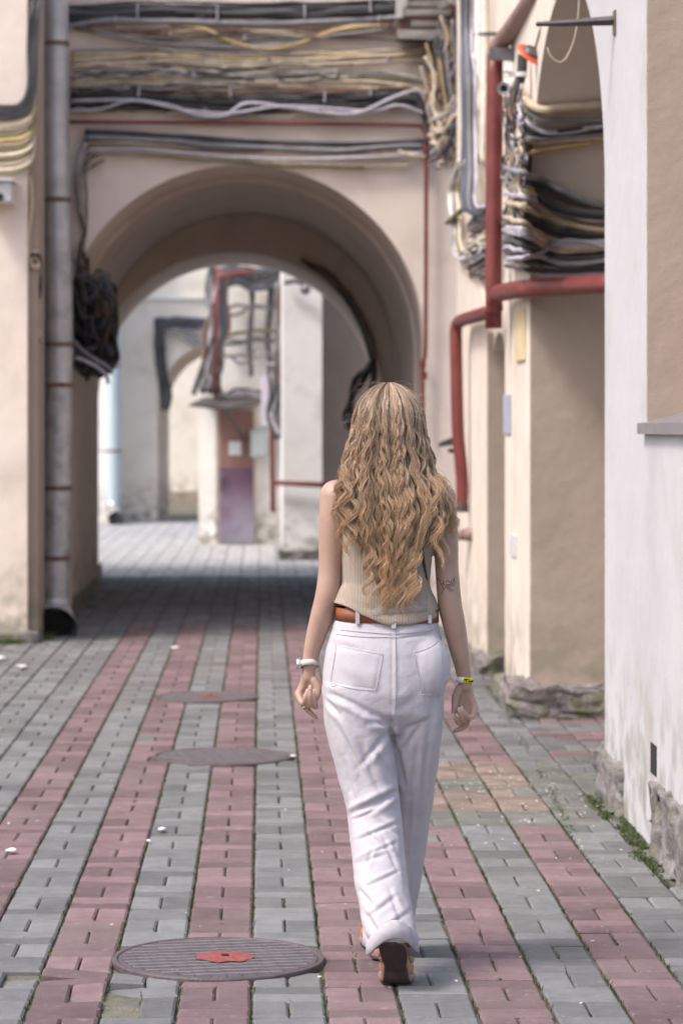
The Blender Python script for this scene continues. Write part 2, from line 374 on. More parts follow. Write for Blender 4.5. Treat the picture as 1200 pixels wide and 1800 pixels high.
# window niche in the front pier
m = MB(); m.box(WX, 2.9, 9.2, 10.2995, -.1, 1.60); m.build('niche_parapet', M['white'], ab)
m = MB(); m.box(WX, 2.9, 9.2, 10.2995, 4.6, 6.2); m.build('niche_lintel', M['white'], ab)
m = MB(); m.box(WX, 2.9, 7.9, 9.1995, -.1, 6.2); m.build('near_pier', M['white'], ab)
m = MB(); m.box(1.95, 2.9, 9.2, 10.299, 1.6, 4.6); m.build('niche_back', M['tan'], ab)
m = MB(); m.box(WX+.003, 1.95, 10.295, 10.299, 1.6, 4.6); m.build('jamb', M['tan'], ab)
m = MB()
m.add([(1.455,9.16,1.585),(1.455,10.335,1.585),(1.96,10.335,1.72),(1.96,9.16,1.72),(1.455,9.16,1.612),(1.455,10.335,1.612),(1.96,10.335,1.745),(1.96,9.16,1.745)],
      [(0,3,2,1),(4,5,6,7),(0,1,5,4),(1,2,6,5),(2,3,7,6),(3,0,4,7)])
m.add([(1.45,9.16,1.572),(1.456,9.16,1.572),(1.456,10.345,1.572),(1.45,10.345,1.572),(1.45,9.16,1.614),(1.456,9.16,1.614),(1.456,10.345,1.614),(1.45,10.345,1.614)],
      [(0,3,2,1),(4,5,6,7),(0,1,5,4),(1,2,6,5),(2,3,7,6),(3,0,4,7)])
m.build('window_sill', M['sill'], ab)
rough_block('granite_block', 1.455, 2.4, 10.93, 11.66, -.03, .21, ab, .022, 1)
rough_block('granite_block', 1.455, 2.4, 9.2, 10.12, -.03, .27, ab, .022, 2)
rough_block('granite_block', 1.37, 2.88, 14.66, 15.1, -.03, .18, ab, .028, 3)
rough_block('granite_block', 1.37, 1.6, 17.02, 17.5, -.03, .15, ab, .022, 4)
rough_block('granite_block', 1.40, 1.6, 15.11, 16.3, -.03, .10, ab, .012, 8)
rough_block('granite_block', 1.39, 1.6, 17.51, 19.7, -.03, .10, ab, .012, 9)
m = MB(); a = S(1143, 1304, WX-.001); b = S(1153, 1357, WX-.001)
m.box(WX-.003, WX+.03, b.y, a.y, EYE-(1357-CY)*a.y/F, EYE-(1304-CY)*a.y/F); m.build('vent_slot', M['hole'], ab)
# ------------------------------------------------------------------ far courtyard
fb = thing('far_building', 'distant cream building with a smaller dark arch seen through the archway', 'building', (-1, 45, 0))
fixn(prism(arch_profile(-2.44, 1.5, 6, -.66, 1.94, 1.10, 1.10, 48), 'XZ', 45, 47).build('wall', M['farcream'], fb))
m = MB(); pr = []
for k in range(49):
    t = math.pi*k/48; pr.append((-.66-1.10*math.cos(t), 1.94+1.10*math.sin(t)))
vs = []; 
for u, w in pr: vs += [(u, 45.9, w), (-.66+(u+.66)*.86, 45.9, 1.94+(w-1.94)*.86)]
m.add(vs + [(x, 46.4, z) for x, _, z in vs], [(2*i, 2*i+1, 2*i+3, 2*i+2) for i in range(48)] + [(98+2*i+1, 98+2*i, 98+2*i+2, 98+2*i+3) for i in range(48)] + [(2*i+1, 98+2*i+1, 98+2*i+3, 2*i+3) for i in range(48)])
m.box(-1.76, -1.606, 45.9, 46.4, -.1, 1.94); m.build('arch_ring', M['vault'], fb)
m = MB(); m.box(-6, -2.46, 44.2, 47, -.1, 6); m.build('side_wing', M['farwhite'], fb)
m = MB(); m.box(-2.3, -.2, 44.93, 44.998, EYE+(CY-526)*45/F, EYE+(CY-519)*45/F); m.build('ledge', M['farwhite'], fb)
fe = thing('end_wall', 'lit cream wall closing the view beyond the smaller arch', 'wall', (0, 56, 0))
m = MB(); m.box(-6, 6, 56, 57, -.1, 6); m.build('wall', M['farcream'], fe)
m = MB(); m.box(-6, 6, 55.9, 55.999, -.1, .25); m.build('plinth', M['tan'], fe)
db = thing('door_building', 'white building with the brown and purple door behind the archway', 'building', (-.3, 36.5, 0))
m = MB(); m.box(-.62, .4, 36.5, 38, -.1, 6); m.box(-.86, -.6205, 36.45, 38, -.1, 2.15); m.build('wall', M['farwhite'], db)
def FP(px, Y): return (px-CX)*Y/F
def FZ(py, Y): return EYE-(py-CY)*Y/F
Y = 36.4
M['door'] = mat('brown_door_paint', (.20, .105, .09), .6, col2=(.24, .13, .11), scale=2)
M['purple'] = mixin(mat('purple_door_paint', (.10, .055, .095), .6, col2=(.15, .08, .12), scale=2), (.27, .24, .32), 'Z', .1, .85, 2.5, 1.2, (.25, .6))
m = MB(); m.box(FP(383,Y), FP(450,Y), 36.42, 36.498, 0, FZ(717,Y)); m.build('door_frame', M['vault'], db)
m = MB(); m.box(FP(385,Y), FP(446,Y), 36.38, 36.419, FZ(822,Y)+.002, FZ(721,Y)); d1 = m.build('door_upper_panel', M['door'], db); 
m = MB(); m.box(FP(385,Y), FP(446,Y), 36.38, 36.419, .02, FZ(822,Y)); m.build('door_lower_panel', M['purple'], db)
m = MB(); m.box(FP(402,Y), FP(424,Y), 36.36, 36.379, FZ(800,Y), FZ(776,Y)); m.build('notice', M['plastic'], db)
m = MB(); m.tube([(FP(392,Y),36.37,FZ(832,Y)),(FP(390,Y),36.33,FZ(840,Y)),(FP(390,Y),36.33,FZ(855,Y)),(FP(392,Y),36.37,FZ(862,Y))], .012); m.build('handle', M['steel'], db)
m = MB(); m.add([(FP(332,35.6),35.6,FZ(714,35.6)),(FP(400,35.6),35.6,FZ(722,35.6)),(FP(455,36),36,FZ(712,36)),(FP(455,36.5),36.5,FZ(700,36.5)),(FP(360,36.5),36.5,FZ(702,36.5)),
   (FP(332,35.6),35.6,FZ(711,35.6)),(FP(400,35.6),35.6,FZ(716,35.6)),(FP(455,36),36,FZ(706,36)),(FP(455,36.5),36.5,FZ(696,36.5)),(FP(360,36.5),36.5,FZ(698,36.5))],
   [(4,3,2,1,0),(5,6,7,8,9)]+[(i,(i+1)%5,5+(i+1)%5,5+i) for i in range(5)]); m.build('canopy', M['steel'], db)
m = MB(); m.bar((FP(430,36.3),36.3,FZ(775,36.3)), (FP(400,35.8),35.8,FZ(722,35.8)), .03, .03); m.build('canopy_strut', M['steel'], db)
rp = thing('right_rear_building', 'pale pillar and shaded tan wall at the right behind the archway', 'building', (.5, 32, 0))
Y = 32
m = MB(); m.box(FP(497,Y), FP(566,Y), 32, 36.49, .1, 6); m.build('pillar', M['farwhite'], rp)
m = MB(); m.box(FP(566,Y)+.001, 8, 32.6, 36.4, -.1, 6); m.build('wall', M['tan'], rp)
rough_block('granite_block', FP(490,Y), FP(572,Y), 31.93, 32.4, -.03, .13, rp, .02, 12)
def sgl(name, label, catg, mb, m, smooth=True, group=None):
    o = mb.build(name, m, None, smooth); return tag(o, label, catg, group)
m = MB(); Y = 36.3; m.box(FP(440,Y), FP(471,Y), 36.2, 36.49, FZ(804,Y), FZ(755,Y))
t = thing('meter_box', 'pale blue-grey meter box on the wall to the right of the purple door', 'meter box', (0, Y, 0)); m.build('case', mat('meter_paint', (.42,.47,.48), .5), t)
m = MB(); m.box(FP(443,Y), FP(468,Y), 36.18, 36.199, FZ(799,Y), FZ(760,Y)); m.build('lid', mat('meter_lid', (.48,.53,.54), .5), t)
m = MB(); Y = 35; m.box(FP(459,Y), FP(479,Y), 34.97, 35.03, FZ(748,Y), FZ(662,Y)); sgl('sign_board', 'narrow lilac-white board hanging above the meter box', 'sign', m, mat('lilac_board', (.62,.59,.70), .5), False)
m = MB(); Y = 31.9; m.ball((FP(536,Y), Y-.1, FZ(509,Y)), .065); t = thing('dome_camera', 'small round grey dome camera at the top of the far pillar', 'camera', (FP(536,Y), Y, 2))
m.build('dome', M['c_grey'], t, True); m = MB(); m.tube([(FP(500,Y),Y,FZ(497,Y)),(FP(520,Y),Y-.05,FZ(494,Y)),(FP(536,Y),Y-.1,FZ(500,Y))], .03); m.build('arm', M['c_dgrey'], t, True)
# far downpipe
def downpipe(path, r, label, m_, bands, elbow=None, name='downpipe'):
    t = thing(name, label, 'downpipe', (path[-1].x, path[-1].y, 0)); mb = MB(); mb.tube(path, r, 28, False)
    mb.build('pipe', m_, t, True)
    for z in bands:
        k = min(range(len(path)-1), key=lambda i: abs(path[i].z-z)); p = path[k]; q = MB()
        q.tube([Vector((p.x, p.y, z-.018)), Vector((p.x, p.y, z+.018))], r+.005, 28)
        q.box(p.x-r-.12, p.x-r, p.y+.01, p.y+.03, z-.012, z+.012); q.build('clamp', M['rust'], t)
    return t
Yp = 44
t = downpipe(cat([P(198,300,Yp), P(198,500,Yp), P(200,700,Yp), P(200,890,Yp)], 6), .115, 'pale blue downpipe with a shiny outlet far away at the left of the rear court', mat('pale_blue_pipe', (.50,.58,.62), .4, .2), [1.2, 2.6])
mb = MB(); mb.tube(cat([P(200,888,Yp), P(201,900,Yp-.1), P(204,912,Yp-.4)], 5), .13, 24, False); mb.build('outlet', M['galv'], t, True)
# near downpipe
Yd = 20.62
path = cat([P(97,-60,Yd), P(98,200,Yd), P(102,400,Yd), P(105,600,Yd), P(102,860,Yd), P(98,1040,Yd), P(97,1062,Yd)], 8)
t = downpipe(path, .105, 'dented grey galvanised downpipe standing left of the archway with rusty clamps', M['galv'], [EYE-(py-CY)*Yd/F for py in (78, 352, 606, 677, 858, 981)])
for py in (44, 320, 590, 845):
    z = EYE-(py-CY)*Yd/F; p = path[min(range(len(path)), key=lambda i: abs(path[i].z-z))]
    q = MB(); 
    for dz in (-.03, 0, .03): q.tube([Vector((p.x, p.y, z+dz-.006)), Vector((p.x, p.y, z+dz+.006))], .109, 28, False)
    q.build('joint_ring', M['galv'], t, True)
mb = MB(); pts = cat([P(97,1055,Yd), P(97,1075,Yd-.02), P(96,1092,Yd-.10), P(95,1106,Yd-.24)], 6)
mb.tube(pts, [.107+.004*i for i in range(len(pts))][:len(pts)], 28, False); mb.build('outlet', M['galv'], t, True)
mb = MB(); d = (pts[-1]-pts[-3]).normalized(); mb.tube([pts[-4], pts[-4]+d*.01], .112, 24); mb.build('outlet_inside', M['hole'], t)
# ------------------------------------------------------------------ cables
def wob(pts, amp, seed, f=2.2):
    o = []
    for i, p in enumerate(pts):
        q = Vector((p.x*f, p.y*f+seed*3.7, p.z*f+seed)); o.append(p + Vector((noise.noise(q+Vector((9,0,0)))*amp*.5, -abs(noise.noise(q))*amp*.6, noise.noise(q+Vector((0,5,0)))*amp)))
    return o
cs = 0
def cable(parent, pts, r, m_, amp=.012, n=7, sides=7):
    global cs; cs += 1
    q = wob(cat(pts, n), amp, cs); q = wob(q, amp*.35, cs+.5, 11); mb = MB(); mb.tube(q, r, sides); return mb.build('cable', M['c_'+m_], parent, True)
YW = 21.46
def run(parent, x0, x1, ctl, rows, amp=.018, tail=None, Yb=YW):
    """rows of cables following the control line ctl [(x, y)...]; rows: (dy px, radius px, colour)"""
    for i, (dy, rp_, c) in enumerate(rows):
        r = rp_*Yb/F; pts = []
        for x in np.linspace(x0, x1, 9):
            y = float(np.interp(x, [a for a, _ in ctl], [b for _, b in ctl])) + dy
            pts.append(P(x, y, Yb - r - random.uniform(0, .03)))
        if tail: pts += [P(x - i*1.6, y + dy*.3, Yb - r - .04) for x, y in tail]
        cable(parent, pts, r, c, amp)
def ties(parent, pos, h, Yb=YW):
    for x, y in pos:
        mb = MB(); a = P(x, y-h/2, Yb-.05); b = P(x+random.uniform(-1.5,1.5), y+h/2, Yb-.05); mb.bar(a, b, .012, .05, (0,1,0)); mb.build('tie', M['c_lilac'], parent)
def bundle(label, loc=(0, YW, 3)): return thing('cable_bundle', label, 'cables', loc, 'cable bundles strung over the walls')
b = bundle('thick black cable bundle along the very top of the archway wall')
run(b, 118, 702, [(118,22),(300,16),(500,20),(702,12)], [(-8,3.5,'black'),(-3,4,'black'),(2,4.5,'dgrey'),(6,4,'black'),(10,4,'black'),(-12,2.4,'dgrey'),(13,3,'black')], .02)
ties(b, [(242,20),(382,24),(535,20),(650,10)], 24)
b = bundle('single smooth grey conduit just under the top black cables')
run(b, 112, 712, [(112,46),(150,36),(300,38),(450,42),(600,36),(712,31)], [(0,5.2,'grey')], .008); ties(b, [(204,34),(667,32)], 10)
b = bundle('rust orange and yellow sagging cables below the grey conduit')
run(b, 150, 690, [(150,47),(250,56),(400,52),(560,56),(640,44),(690,42)], [(0,2.6,'sand'),(4,2.4,'brown'),(-3,2,'brown'),(7,1.8,'sand')], .03)
cable(b, [P(300,46,YW),P(360,52,YW-.05),(P(410,74,YW-.05)),P(470,86,YW-.05),P(530,74,YW-.06),P(590,54,YW-.05),P(690,42,YW-.03)], .013, 'yellow', .01)
cable(b, [P(130,46,YW),P(200,62,YW-.05),P(280,76,YW-.05),P(400,82,YW-.04),P(500,78,YW-.05),P(620,58,YW-.05),P(700,50,YW-.03)], .014, 'grey', .015)
cable(b, [P(130,50,YW),P(240,64,YW-.02),P(360,80,YW-.02),P(470,70,YW-.02),P(580,66,YW-.02),P(750,76,YW-.03)], .008, 'dgrey', .02)
b = bundle('cream and yellow painted thin cables in the middle of the archway wall')
run(b, 125, 762, [(125,100),(300,96),(450,102),(620,98),(762,92)], [(-6,2.2,'cream'),(-1,2.6,'yellow'),(3,2.4,'cream'),(8,2.2,'sand'),(12,2,'cream'),(16,2.4,'cream'),(-9,1.4,'dgrey'),(6,1.6,'olive')], .02, [(768,120),(776,160)])
b = bundle('pale green-grey and cream cables above the lower black bundle')
run(b, 125, 745, [(125,140),(190,124),(300,128),(450,134),(650,126),(745,146)], [(-6,1.8,'cream'),(0,2.8,'grey'),(5,2,'olive'),(9,2.5,'cream'),(14,2.6,'cream'),(19,2.6,'cream'),(23,2,'sand'),(26,2.2,'cream')], .02, [(762,175),(772,230)])
b = bundle('wide black and brown bundle with two wavy lilac cables above the red wall pipe')
run(b, 125, 720, [(125,165),(220,163),(400,172),(560,168),(720,160)], [(-8,3,'brown'),(-4,3.2,'brown'),(-1,3.4,'black'),(3,3.6,'dgrey'),(7,3.6,'black'),(11,3.4,'black'),(15,3,'dgrey'),(20,2.8,'black'),(25,2.4,'dgrey'),(29,2.2,'black')], .035, [(745,178),(758,205),(765,245)])
cable(b, [P(125,178,YW-.06),P(230,176,YW-.07),P(300,186,YW-.09),P(345,202,YW-.09),P(395,204,YW-.09),P(435,182,YW-.08),P(520,192,YW-.08),P(620,200,YW-.09),P(690,172,YW-.09),P(735,160,YW-.1),P(755,195,YW-.09),P(768,222,YW-.09)], .0155, 'lilac', .006)
cable(b, [P(125,194,YW-.06),P(175,192,YW-.07),P(240,178,YW-.09),P(320,192,YW-.09),P(400,200,YW-.09),P(500,186,YW-.08),P(640,196,YW-.08),P(700,186,YW-.09),P(745,200,YW-.09)], .013, 'lilac', .012)
ties(b, [(245,160),(360,200),(405,165),(570,170),(650,158)], 20)
b = bundle('many thin loose strands straggling across the wall between the thick bundles')
for i in range(22):
    y = random.choice([58,72,88,112,122,132,148,158,170,182,196,204])+random.uniform(-5,5); x = random.uniform(120,420); L = random.uniform(150,340); n = 7; sg = random.uniform(2,11)
    pts = [P(min(752,x+L*j/n), y+sg*math.sin(j/n*math.pi)*(1 if i%3 else -.5)+random.uniform(-2.5,2.5), YW-random.uniform(.03,.09)) for j in range(n+1)]
    cable(b, pts, random.uniform(.004,.008), random.choice(['cream','black','brown','grey','lilac','dgrey','black','cream','dgrey']), .02)
ties(b, [(300,60),(470,100),(340,130),(590,128),(680,104),(540,140),(430,66),(262,104)], 9)
b = bundle('lower cable group of black, grey and pale strands just above the arch crown')
run(b, 150, 748, [(150,236),(260,240),(400,252),(600,258),(748,252)], [(-5,3,'black'),(-2,3.4,'black'),(5,4.6,'grey'),(10,4,'dgrey'),(13,3,'sand')], .012)
cable(b, [P(147,290,YW-.03),P(155,266,YW-.04),P(200,262,YW-.06),P(280,264,YW-.06),P(400,276,YW-.06),P(520,280,YW-.06),P(660,276,YW-.06),P(745,268,YW-.04)], .014, 'lilac', .008)
run(b, 165, 640, [(165,268),(300,272),(450,285),(640,290)], [(0,2.6,'sand'),(4,2,'olive')], .02); cable(b, [P(480,287,YW-.03),P(600,290,YW-.03),P(722,291,YW-.03)], .013, 'cream', .002)
cable(b, [P(700,264,YW-.05),P(718,272,YW-.06),P(748,276,YW-.05)], .011, 'cream', .005)
b = bundle('grey and black cables hanging between the downpipe and the arch edge')
for i, c in enumerate(['grey','lilac','dgrey','sand','black','grey','black','sand','dgrey']):
    x = 128+i*2.2
    cable(b, [P(152+i*4,240+i*5,YW-.03),P(143+i*2,262+i*4,YW-.05),P(x+4,310,YW-.06),P(x+6,370,YW-.06),P(x+14-i,408,YW-.06),P(x+2,440,YW-.05),P(x-4,490,YW-.05)], .010, c, .03)
b = bundle('black cables running down the gap between left wall and downpipe', (-1.7, 21, 2))
for i, c in enumerate(['black','black','dgrey','black','dgrey','black','brown','black','sand','black']):
    x = 60+i*2.4
    cable(b, [P(x-4+i,-20,21.2),P(x-8,60,21.1),P(x-2,150,21.2),P(x+4,260,21.2),P(x,380,21.25),P(x+3,470,21.25),P(x+(i%3)*4-2,560,21.2),P(x+6-(i%4)*4,620,21.2)], .016, c, .05)
b = bundle('black hoses curling up round the corner of the left wall', (-2, 19.75, 4))
for i, (c, r) in enumerate([('black',.02),('black',.018),('dgrey',.014),('black',.016),('dgrey',.012)]):
    cable(b, [P(-30,184+i*4,19.74),P(10,189+i*4,19.72),P(38,184+i*5,19.72),P(52+i*2,150+i*4,19.74),P(52+i*3,80,19.8),P(56+i*3,20,19.8),P(66+i*2,-20,19.9)], r, c, .012)
b = bundle('mossy yellow-green cables wrapping the left wall above the white camera', (-2, 19.75, 3.6))
for i, c in enumerate(['olive','sand','cream','olive','yellow','sand','olive','cream','olive','sand','cream','olive']):
    y = 208+i*8.5
    cable(b, [P(-30,y+4,19.76),P(10,y+4,19.75),P(38,y,19.74),P(56,y-14,19.76),P(61,y-50,19.9),P(60,y-70,20.2)], .011+.006*(i % 3 == 1), c, .02)
b = bundle('loose brown flexible conduit hanging on the left wall corner', (-1.7, 19.85, 3))
cable(b, [P(52,308,19.86),P(56,360,19.88),P(50,420,19.88),P(54,460,19.9),P(64,470,19.9),P(70,455,19.95),P(62,440,19.9)], .02, 'sand', .01)
for i in range(5): cable(b, [P(56,440+i*4,19.9),P(66+i,450,19.9),P(72,470+i*8,20),P(66,520+i*12,20.05),P(70+i,600,20.1)], .012, ['sand','brown','black','sand','dgrey'][i], .04)
mb = MB(); mb.tube([P(66,460,20.9),P(66,1090,20.9)], .022, 10); sgl('thin_pipe', 'thin beige vertical pipe in the corner left of the downpipe', 'pipe', mb, M['c_sand'])
# cable tangle inside the arch, left
b = thing('cable_tangle', 'big dark tangle of cables bulging from the left side of the arch', 'cables', P(170,570,22.4))
for i in range(80):
    Yt = random.uniform(21.35, 23.4); a = random.random()
    x0 = random.uniform(128, 160); y0 = random.uniform(470, 560)
    pts = [P(x0-6, y0-30, Yt)]
    for k in range(4):
        x = 133 + (k+1)*15*random.uniform(.6, 1.15); pts.append(P(x, y0 + (k+1)*random.uniform(4, 22) + random.uniform(-12, 12), Yt + random.uniform(-.15, .15)))
    pts.append(P(random.uniform(150, 210), random.uniform(600, 640), Yt+.2))
    pts.append(P(random.uniform(140, 190), random.uniform(610, 668), Yt+.2))
    cable(b, pts, random.uniform(.008, .02), random.choice(['black','black','brown','dgrey','black','dgrey','black']), .06)
for i in range(50):
    Yt = random.uniform(21.45, 22.6); y0 = random.uniform(500, 650)
    pts = [P(126, y0-random.uniform(0,60), Yt)] + [P(140+k*18+random.uniform(-8,8), y0+random.uniform(-28,24)-abs(k-2)*4, Yt) for k in range(4)] 
    cable(b, pts, random.uniform(.012, .028), random.choice(['black','dgrey','black','black']), .06)
for pts, c in (([(133,626),(160,636),(185,654),(190,672)],'lilac'), ([(130,600),(150,622),(180,640),(196,650)],'grey')):
    cable(b, [P(x,y,21.4) for x,y in pts], .016, c, .02)
# along the rear arch, right
b = thing('cable_tangle', 'dark cables following the rear arch and drooping beside the woman head', 'cables', P(640,690,25.6))
for i in range(7):
    o = i*2.0; c = random.choice(['dgrey','brown','black','grey','sand'])
    cable(b, [P(528+o,454+o*.4,26.2),P(575+o,490,26.2),P(615+o,540,26.15),P(642+o,600,26.1),P(654+o*.6,650,26),P(648+o*.5,690,25.9),P(632-o,725+o,25.8),P(612+o,745+o,25.8)], .009+.006*(i%3==0), c, .035)
for i in range(10):
    cable(b, [P(655-i,630+i*3,25.9),P(640-i*2,665,25.8),P(618-i*.5,700+i*4,25.7),P(606+i,738+i*2,25.7),P(616+i*3,752,25.7),P(630+i*2,720,25.7)], .02, ['black','dgrey','lilac','black','black'][i%5], .04)
# corner cluster right of the arch
b = bundle('dense cream and grey cables pouring down the corner right of the arch', (1.4, 21, 3.5))
for i in range(64):
    x = random.uniform(752, 802); Yt = random.uniform(20.6, 21.4); y0 = random.uniform(20, 150); y1 = random.uniform(200, 300)
    pts = [P(x+random.uniform(-16,14), y0, Yt)] + [P(x+random.uniform(-9,9)+(8 if k > 1 else 0), y0+(y1-y0)*(k+1)/5, Yt) for k in range(4)] + [P(x+random.uniform(0,22), y1, Yt-.1)]
    cable(b, pts, random.uniform(.007, .016), random.choice(['cream','sand','grey','lilac','black','brown','dgrey','sand','yellow','dgrey']), .03)
for i in range(26):
    Yt = random.uniform(20.4, 21.3); y0 = random.uniform(190, 290); x0 = random.uniform(752, 768)
    pts = [P(x0, y0+10, Yt), P(x0+14, y0+random.uniform(-8,10), Yt-.05), P(x0+30, y0-random.uniform(4,26), Yt-.1), P(x0+46, y0-random.uniform(20,60), Yt-.15)]
    cable(b, pts, random.uniform(.008, .017), random.choice(['cream','sand','grey','lilac','dgrey','brown']), .03)
b = bundle('blue-grey vertical cable bundle left of the big red pipe', (1.4, 19, 3.5))
for i, c in enumerate(['blue','blue','dgrey','blue','grey','black','dgrey','black','lilac']):
    o = i*3.0; X = 1.40
    cable(b, [S(812+o*.8,-30,X),S(812+o*.7,60,X),S(813+o*.9,140,X-.01),S(815+o*.8,230,X-.01),S(813+o,310,X-.02),S(814+o*.9,352,X-.03),S(822+o*.8,372-o*.3,X-.04),S(846+o*.5,376-o*.6,X-.04),S(858,366-o,X-.03)], .012+.005*(i%3==0), c, .018)
ties_b = b
b = bundle('white straight conduits beside the big red pipe', (1.4, 18, 3.5))
for i in range(5): cable(b, [S(838+i*4.2,-30,1.42),S(838+i*4.2,100,1.42),S(838+i*4,200,1.42),S(837+i*3.6,282+i*2,1.42)], .018, ['white','white','cream','white','cream'][i], .002)
b = bundle('pale looping cables hanging left of the red pipe above its lower elbow', (1.4, 18.6, 2.7))
for i in range(7):
    X = 1.385; o = i*2.2
    cable(b, [S(805+o,285,X),S(790+o,325,X),S(790+o,360,X),S(796+o*.8,400,X),S(796+o,440-o,X),S(808+o*.5,456-o,X),S(832,450-o*1.6,X),S(856,436-o*1.5,X)], .013, ['lilac','white','grey','cream','dgrey','grey','cream'][i], .02)
cable(b, [S(786,392,1.36),S(812,368,1.36)], .02, 'olive', .004)
for i in range(26):
    X = random.uniform(1.38, 1.42); y = random.uniform(380, 478); x = random.uniform(818, 830)
    cable(b, [S(x,y+6,X),S(836,y+random.uniform(-5,6),X),S(848,y-random.uniform(-4,8),X),S(860,y-random.uniform(0,12),X)], random.uniform(.008,.015), random.choice(['dgrey','grey','brown','black','cream','grey']), .03)
b = bundle('untidy knot of pale and grey wires right of the red pipe under the white camera', (1.4, 15.5, 3.2))
for i in range(90):
    X = random.uniform(1.36, 1.46); y0 = random.uniform(150, 300); x0 = random.uniform(888, 918)
    pts = [S(x0,y0,X)] + [S(min(930,max(884,x0+random.uniform(-9,9))), y0+(k+1)*random.uniform(18,34), X) for k in range(3)] + [S(random.uniform(890,926), y0+random.uniform(90,160), X)]
    cable(b, pts, random.uniform(.005, .010), random.choice(['cream','sand','grey','lilac','dgrey','brown','dgrey','grey','sand']), .03)
YJ = cA+hA-.03
def wrap(parent, ya, yb, x0, yc, r, c, amp=.012, d=0, mid=None):
    """from the side wall round its corner onto the recess jamb"""
    X = WX-.03-d
    pts = [S(x0, ya, X-.01), S(918, (ya+yc)/2, X-.02)]
    for k, x in enumerate((950, 985, 1030, 1075)):
        y = yc + (yb-yc)*(k+1)/4 if mid is None else float(np.interp(x, [936]+[q[0] for q in mid]+[1075], [yc]+[q[1] for q in mid]+[yb]))
        z_ = EYE-(y-CY)*YJ/F; Ye = cA + hA*math.sqrt(max(.02, 1-(max(0, z_-spA)/bA)**2)); z_ = EYE-(y-CY)*Ye/F; Ye = cA + hA*math.sqrt(max(.02, 1-(max(0, z_-spA)/bA)**2))
        pts.append(P(x, y, Ye-.05-d))
    cable(parent, pts, r, c, amp)
b = bundle('upper group of conduits crossing the tan recess, above the black hose', (1.7, YJ, 3.2))
wrap(b, 150, 183, 904, 196, .026, 'sand', .004); wrap(b, 160, 210, 900, 210, .014, 'grey', .006)
wrap(b, 190, 218, 900, 226, .016, 'lilac', .004, mid=[(960,234),(1000,232)]); wrap(b, 200, 222, 900, 240, .014, 'black', .006); wrap(b, 205, 228, 896, 245, .012, 'black', .006)
wrap(b, 236, 240, 896, 254, .02, 'sand', .008); wrap(b, 240, 236, 896, 246, .018, 'grey', .008); wrap(b, 280, 246, 892, 270, .015, 'yellow', .006)
wrap(b, 215, 232, 896, 250, .012, 'brown', .01)
b = bundle('thick black hose swooping from the upper pipe across the recess', (1.5, 15, 3))
X = 1.36
cable(b, [P(918,96,14.7),P(916,130,14.7),P(905,165,14.7),P(897,200,14.7),P(899,240,14.7),P(908,280,14.6),P(922,316,14.55),P(944,342,14.5),P(975,362,14.5),P(1015,374,14.5),P(1080,380,14.5)], .028, 'black', .002, sides=12)
for (x, y) in ((916,131),(914,285)):
    q = MB(); c0 = P(x, y, 14.66); q.tube([c0+Vector((0,0,-.012)), c0+Vector((0,0,.012))], .033, 12); q.build('clip', M['plastic'], b)
b = bundle('sagging brown, cream and corrugated hoses under the black hose in the recess', (1.5, YJ, 2.9))
cols = ['grey','dgrey','brown','sand','cream','lilac','cream','sand','grey','dgrey','brown','sand','cream','sand','grey','dgrey','lilac']
for i, c in enumerate(cols):
    y = 300+i*8.5
    wrap(b, y-random.uniform(-4,14), y+68-i*3.2+random.uniform(-4,4), 886+random.uniform(0,6), y+10+random.uniform(-4,4), random.uniform(.011,.019)+(.008 if c in('cream',) else 0), c, .016, random.uniform(0,.08), mid=[(970, y+28), (1010, y+52-i*1.5)])
b = bundle('tightly stacked black and grey cables at the bottom of the recess bundle', (1.5, YJ, 2.6))
for i in range(13):
    y = 402+i*6.7; c = ['dgrey','black','grey','dgrey','lilac','black','dgrey','grey'][i % 8]
    wrap(b, y-14+random.uniform(-6,6), y+random.uniform(-2,2), 884+i*.5, y+random.uniform(-3,3), random.uniform(.0125,.016), c, .008, random.uniform(0,.02), mid=[(980,y+2),(1030,y)])
for i in range(3): wrap(b, 400+i*4, 424+i, 890, 408+i*5, .014, 'lilac', .006, .08, mid=[(970,428+i*3),(1020,426+i)])
wrap(b, 455, 440, 890, 452, .014, 'lilac', .005, .09, mid=[(1000,416),(1040,430)])
# far cables
def fcab(label, Y, lst, loc=(0, 40, 3)):
    b = thing('cable_bundle', label, 'cables', (0, Y, 3), 'cable bundles in the far court')
    for pts, r, c in lst: cable(b, [P(x, y, Y) for x, y in pts], r*1.25, c, .05)
    return b
L_ = []
for i in range(10): L_.append(([(272,564+i*1.6),(300,562+i*1.4),(340,560+i*1.5),(385,566+i*2)], .022, 'black' if i % 3 else 'blue'))
for i in range(9): L_.append(([(276+i*1.5,566),(274+i*1.6,600),(278+i*1.6,650),(284+i*2,690),(286+i,720)], .026, 'black' if i % 3 else 'dgrey'))
for i in range(7): L_.append(([(286+i,570+i*2),(320,574+i*3),(350,592+i*3),(372,600-i*3)], .014, 'grey'))
fcab('black cables framing the far small arch', 44.85, L_)
L_ = []
for i in range(26):
    x = random.uniform(372, 400); L_.append(([(x,465),(x+random.uniform(-10,6),520),(x+random.uniform(-14,4),580),(x+random.uniform(-24,2),640),(x-12+random.uniform(-20,10),690)], random.uniform(.014,.03), random.choice(['black','dgrey','grey','blue','lilac','brown'])))
for i in range(16):
    y = 468+i*2.4; L_.append(([(382,y+random.uniform(0,22)),(410,y-4),(440,y+random.uniform(-8,10)),(470,y),(496,y-random.uniform(-6,12))], random.uniform(.014,.028), random.choice(['black','blue','dgrey','grey'])))
fcab('tangled dark cables at the left edge and top of the door building', 36.2, L_)
L_ = []
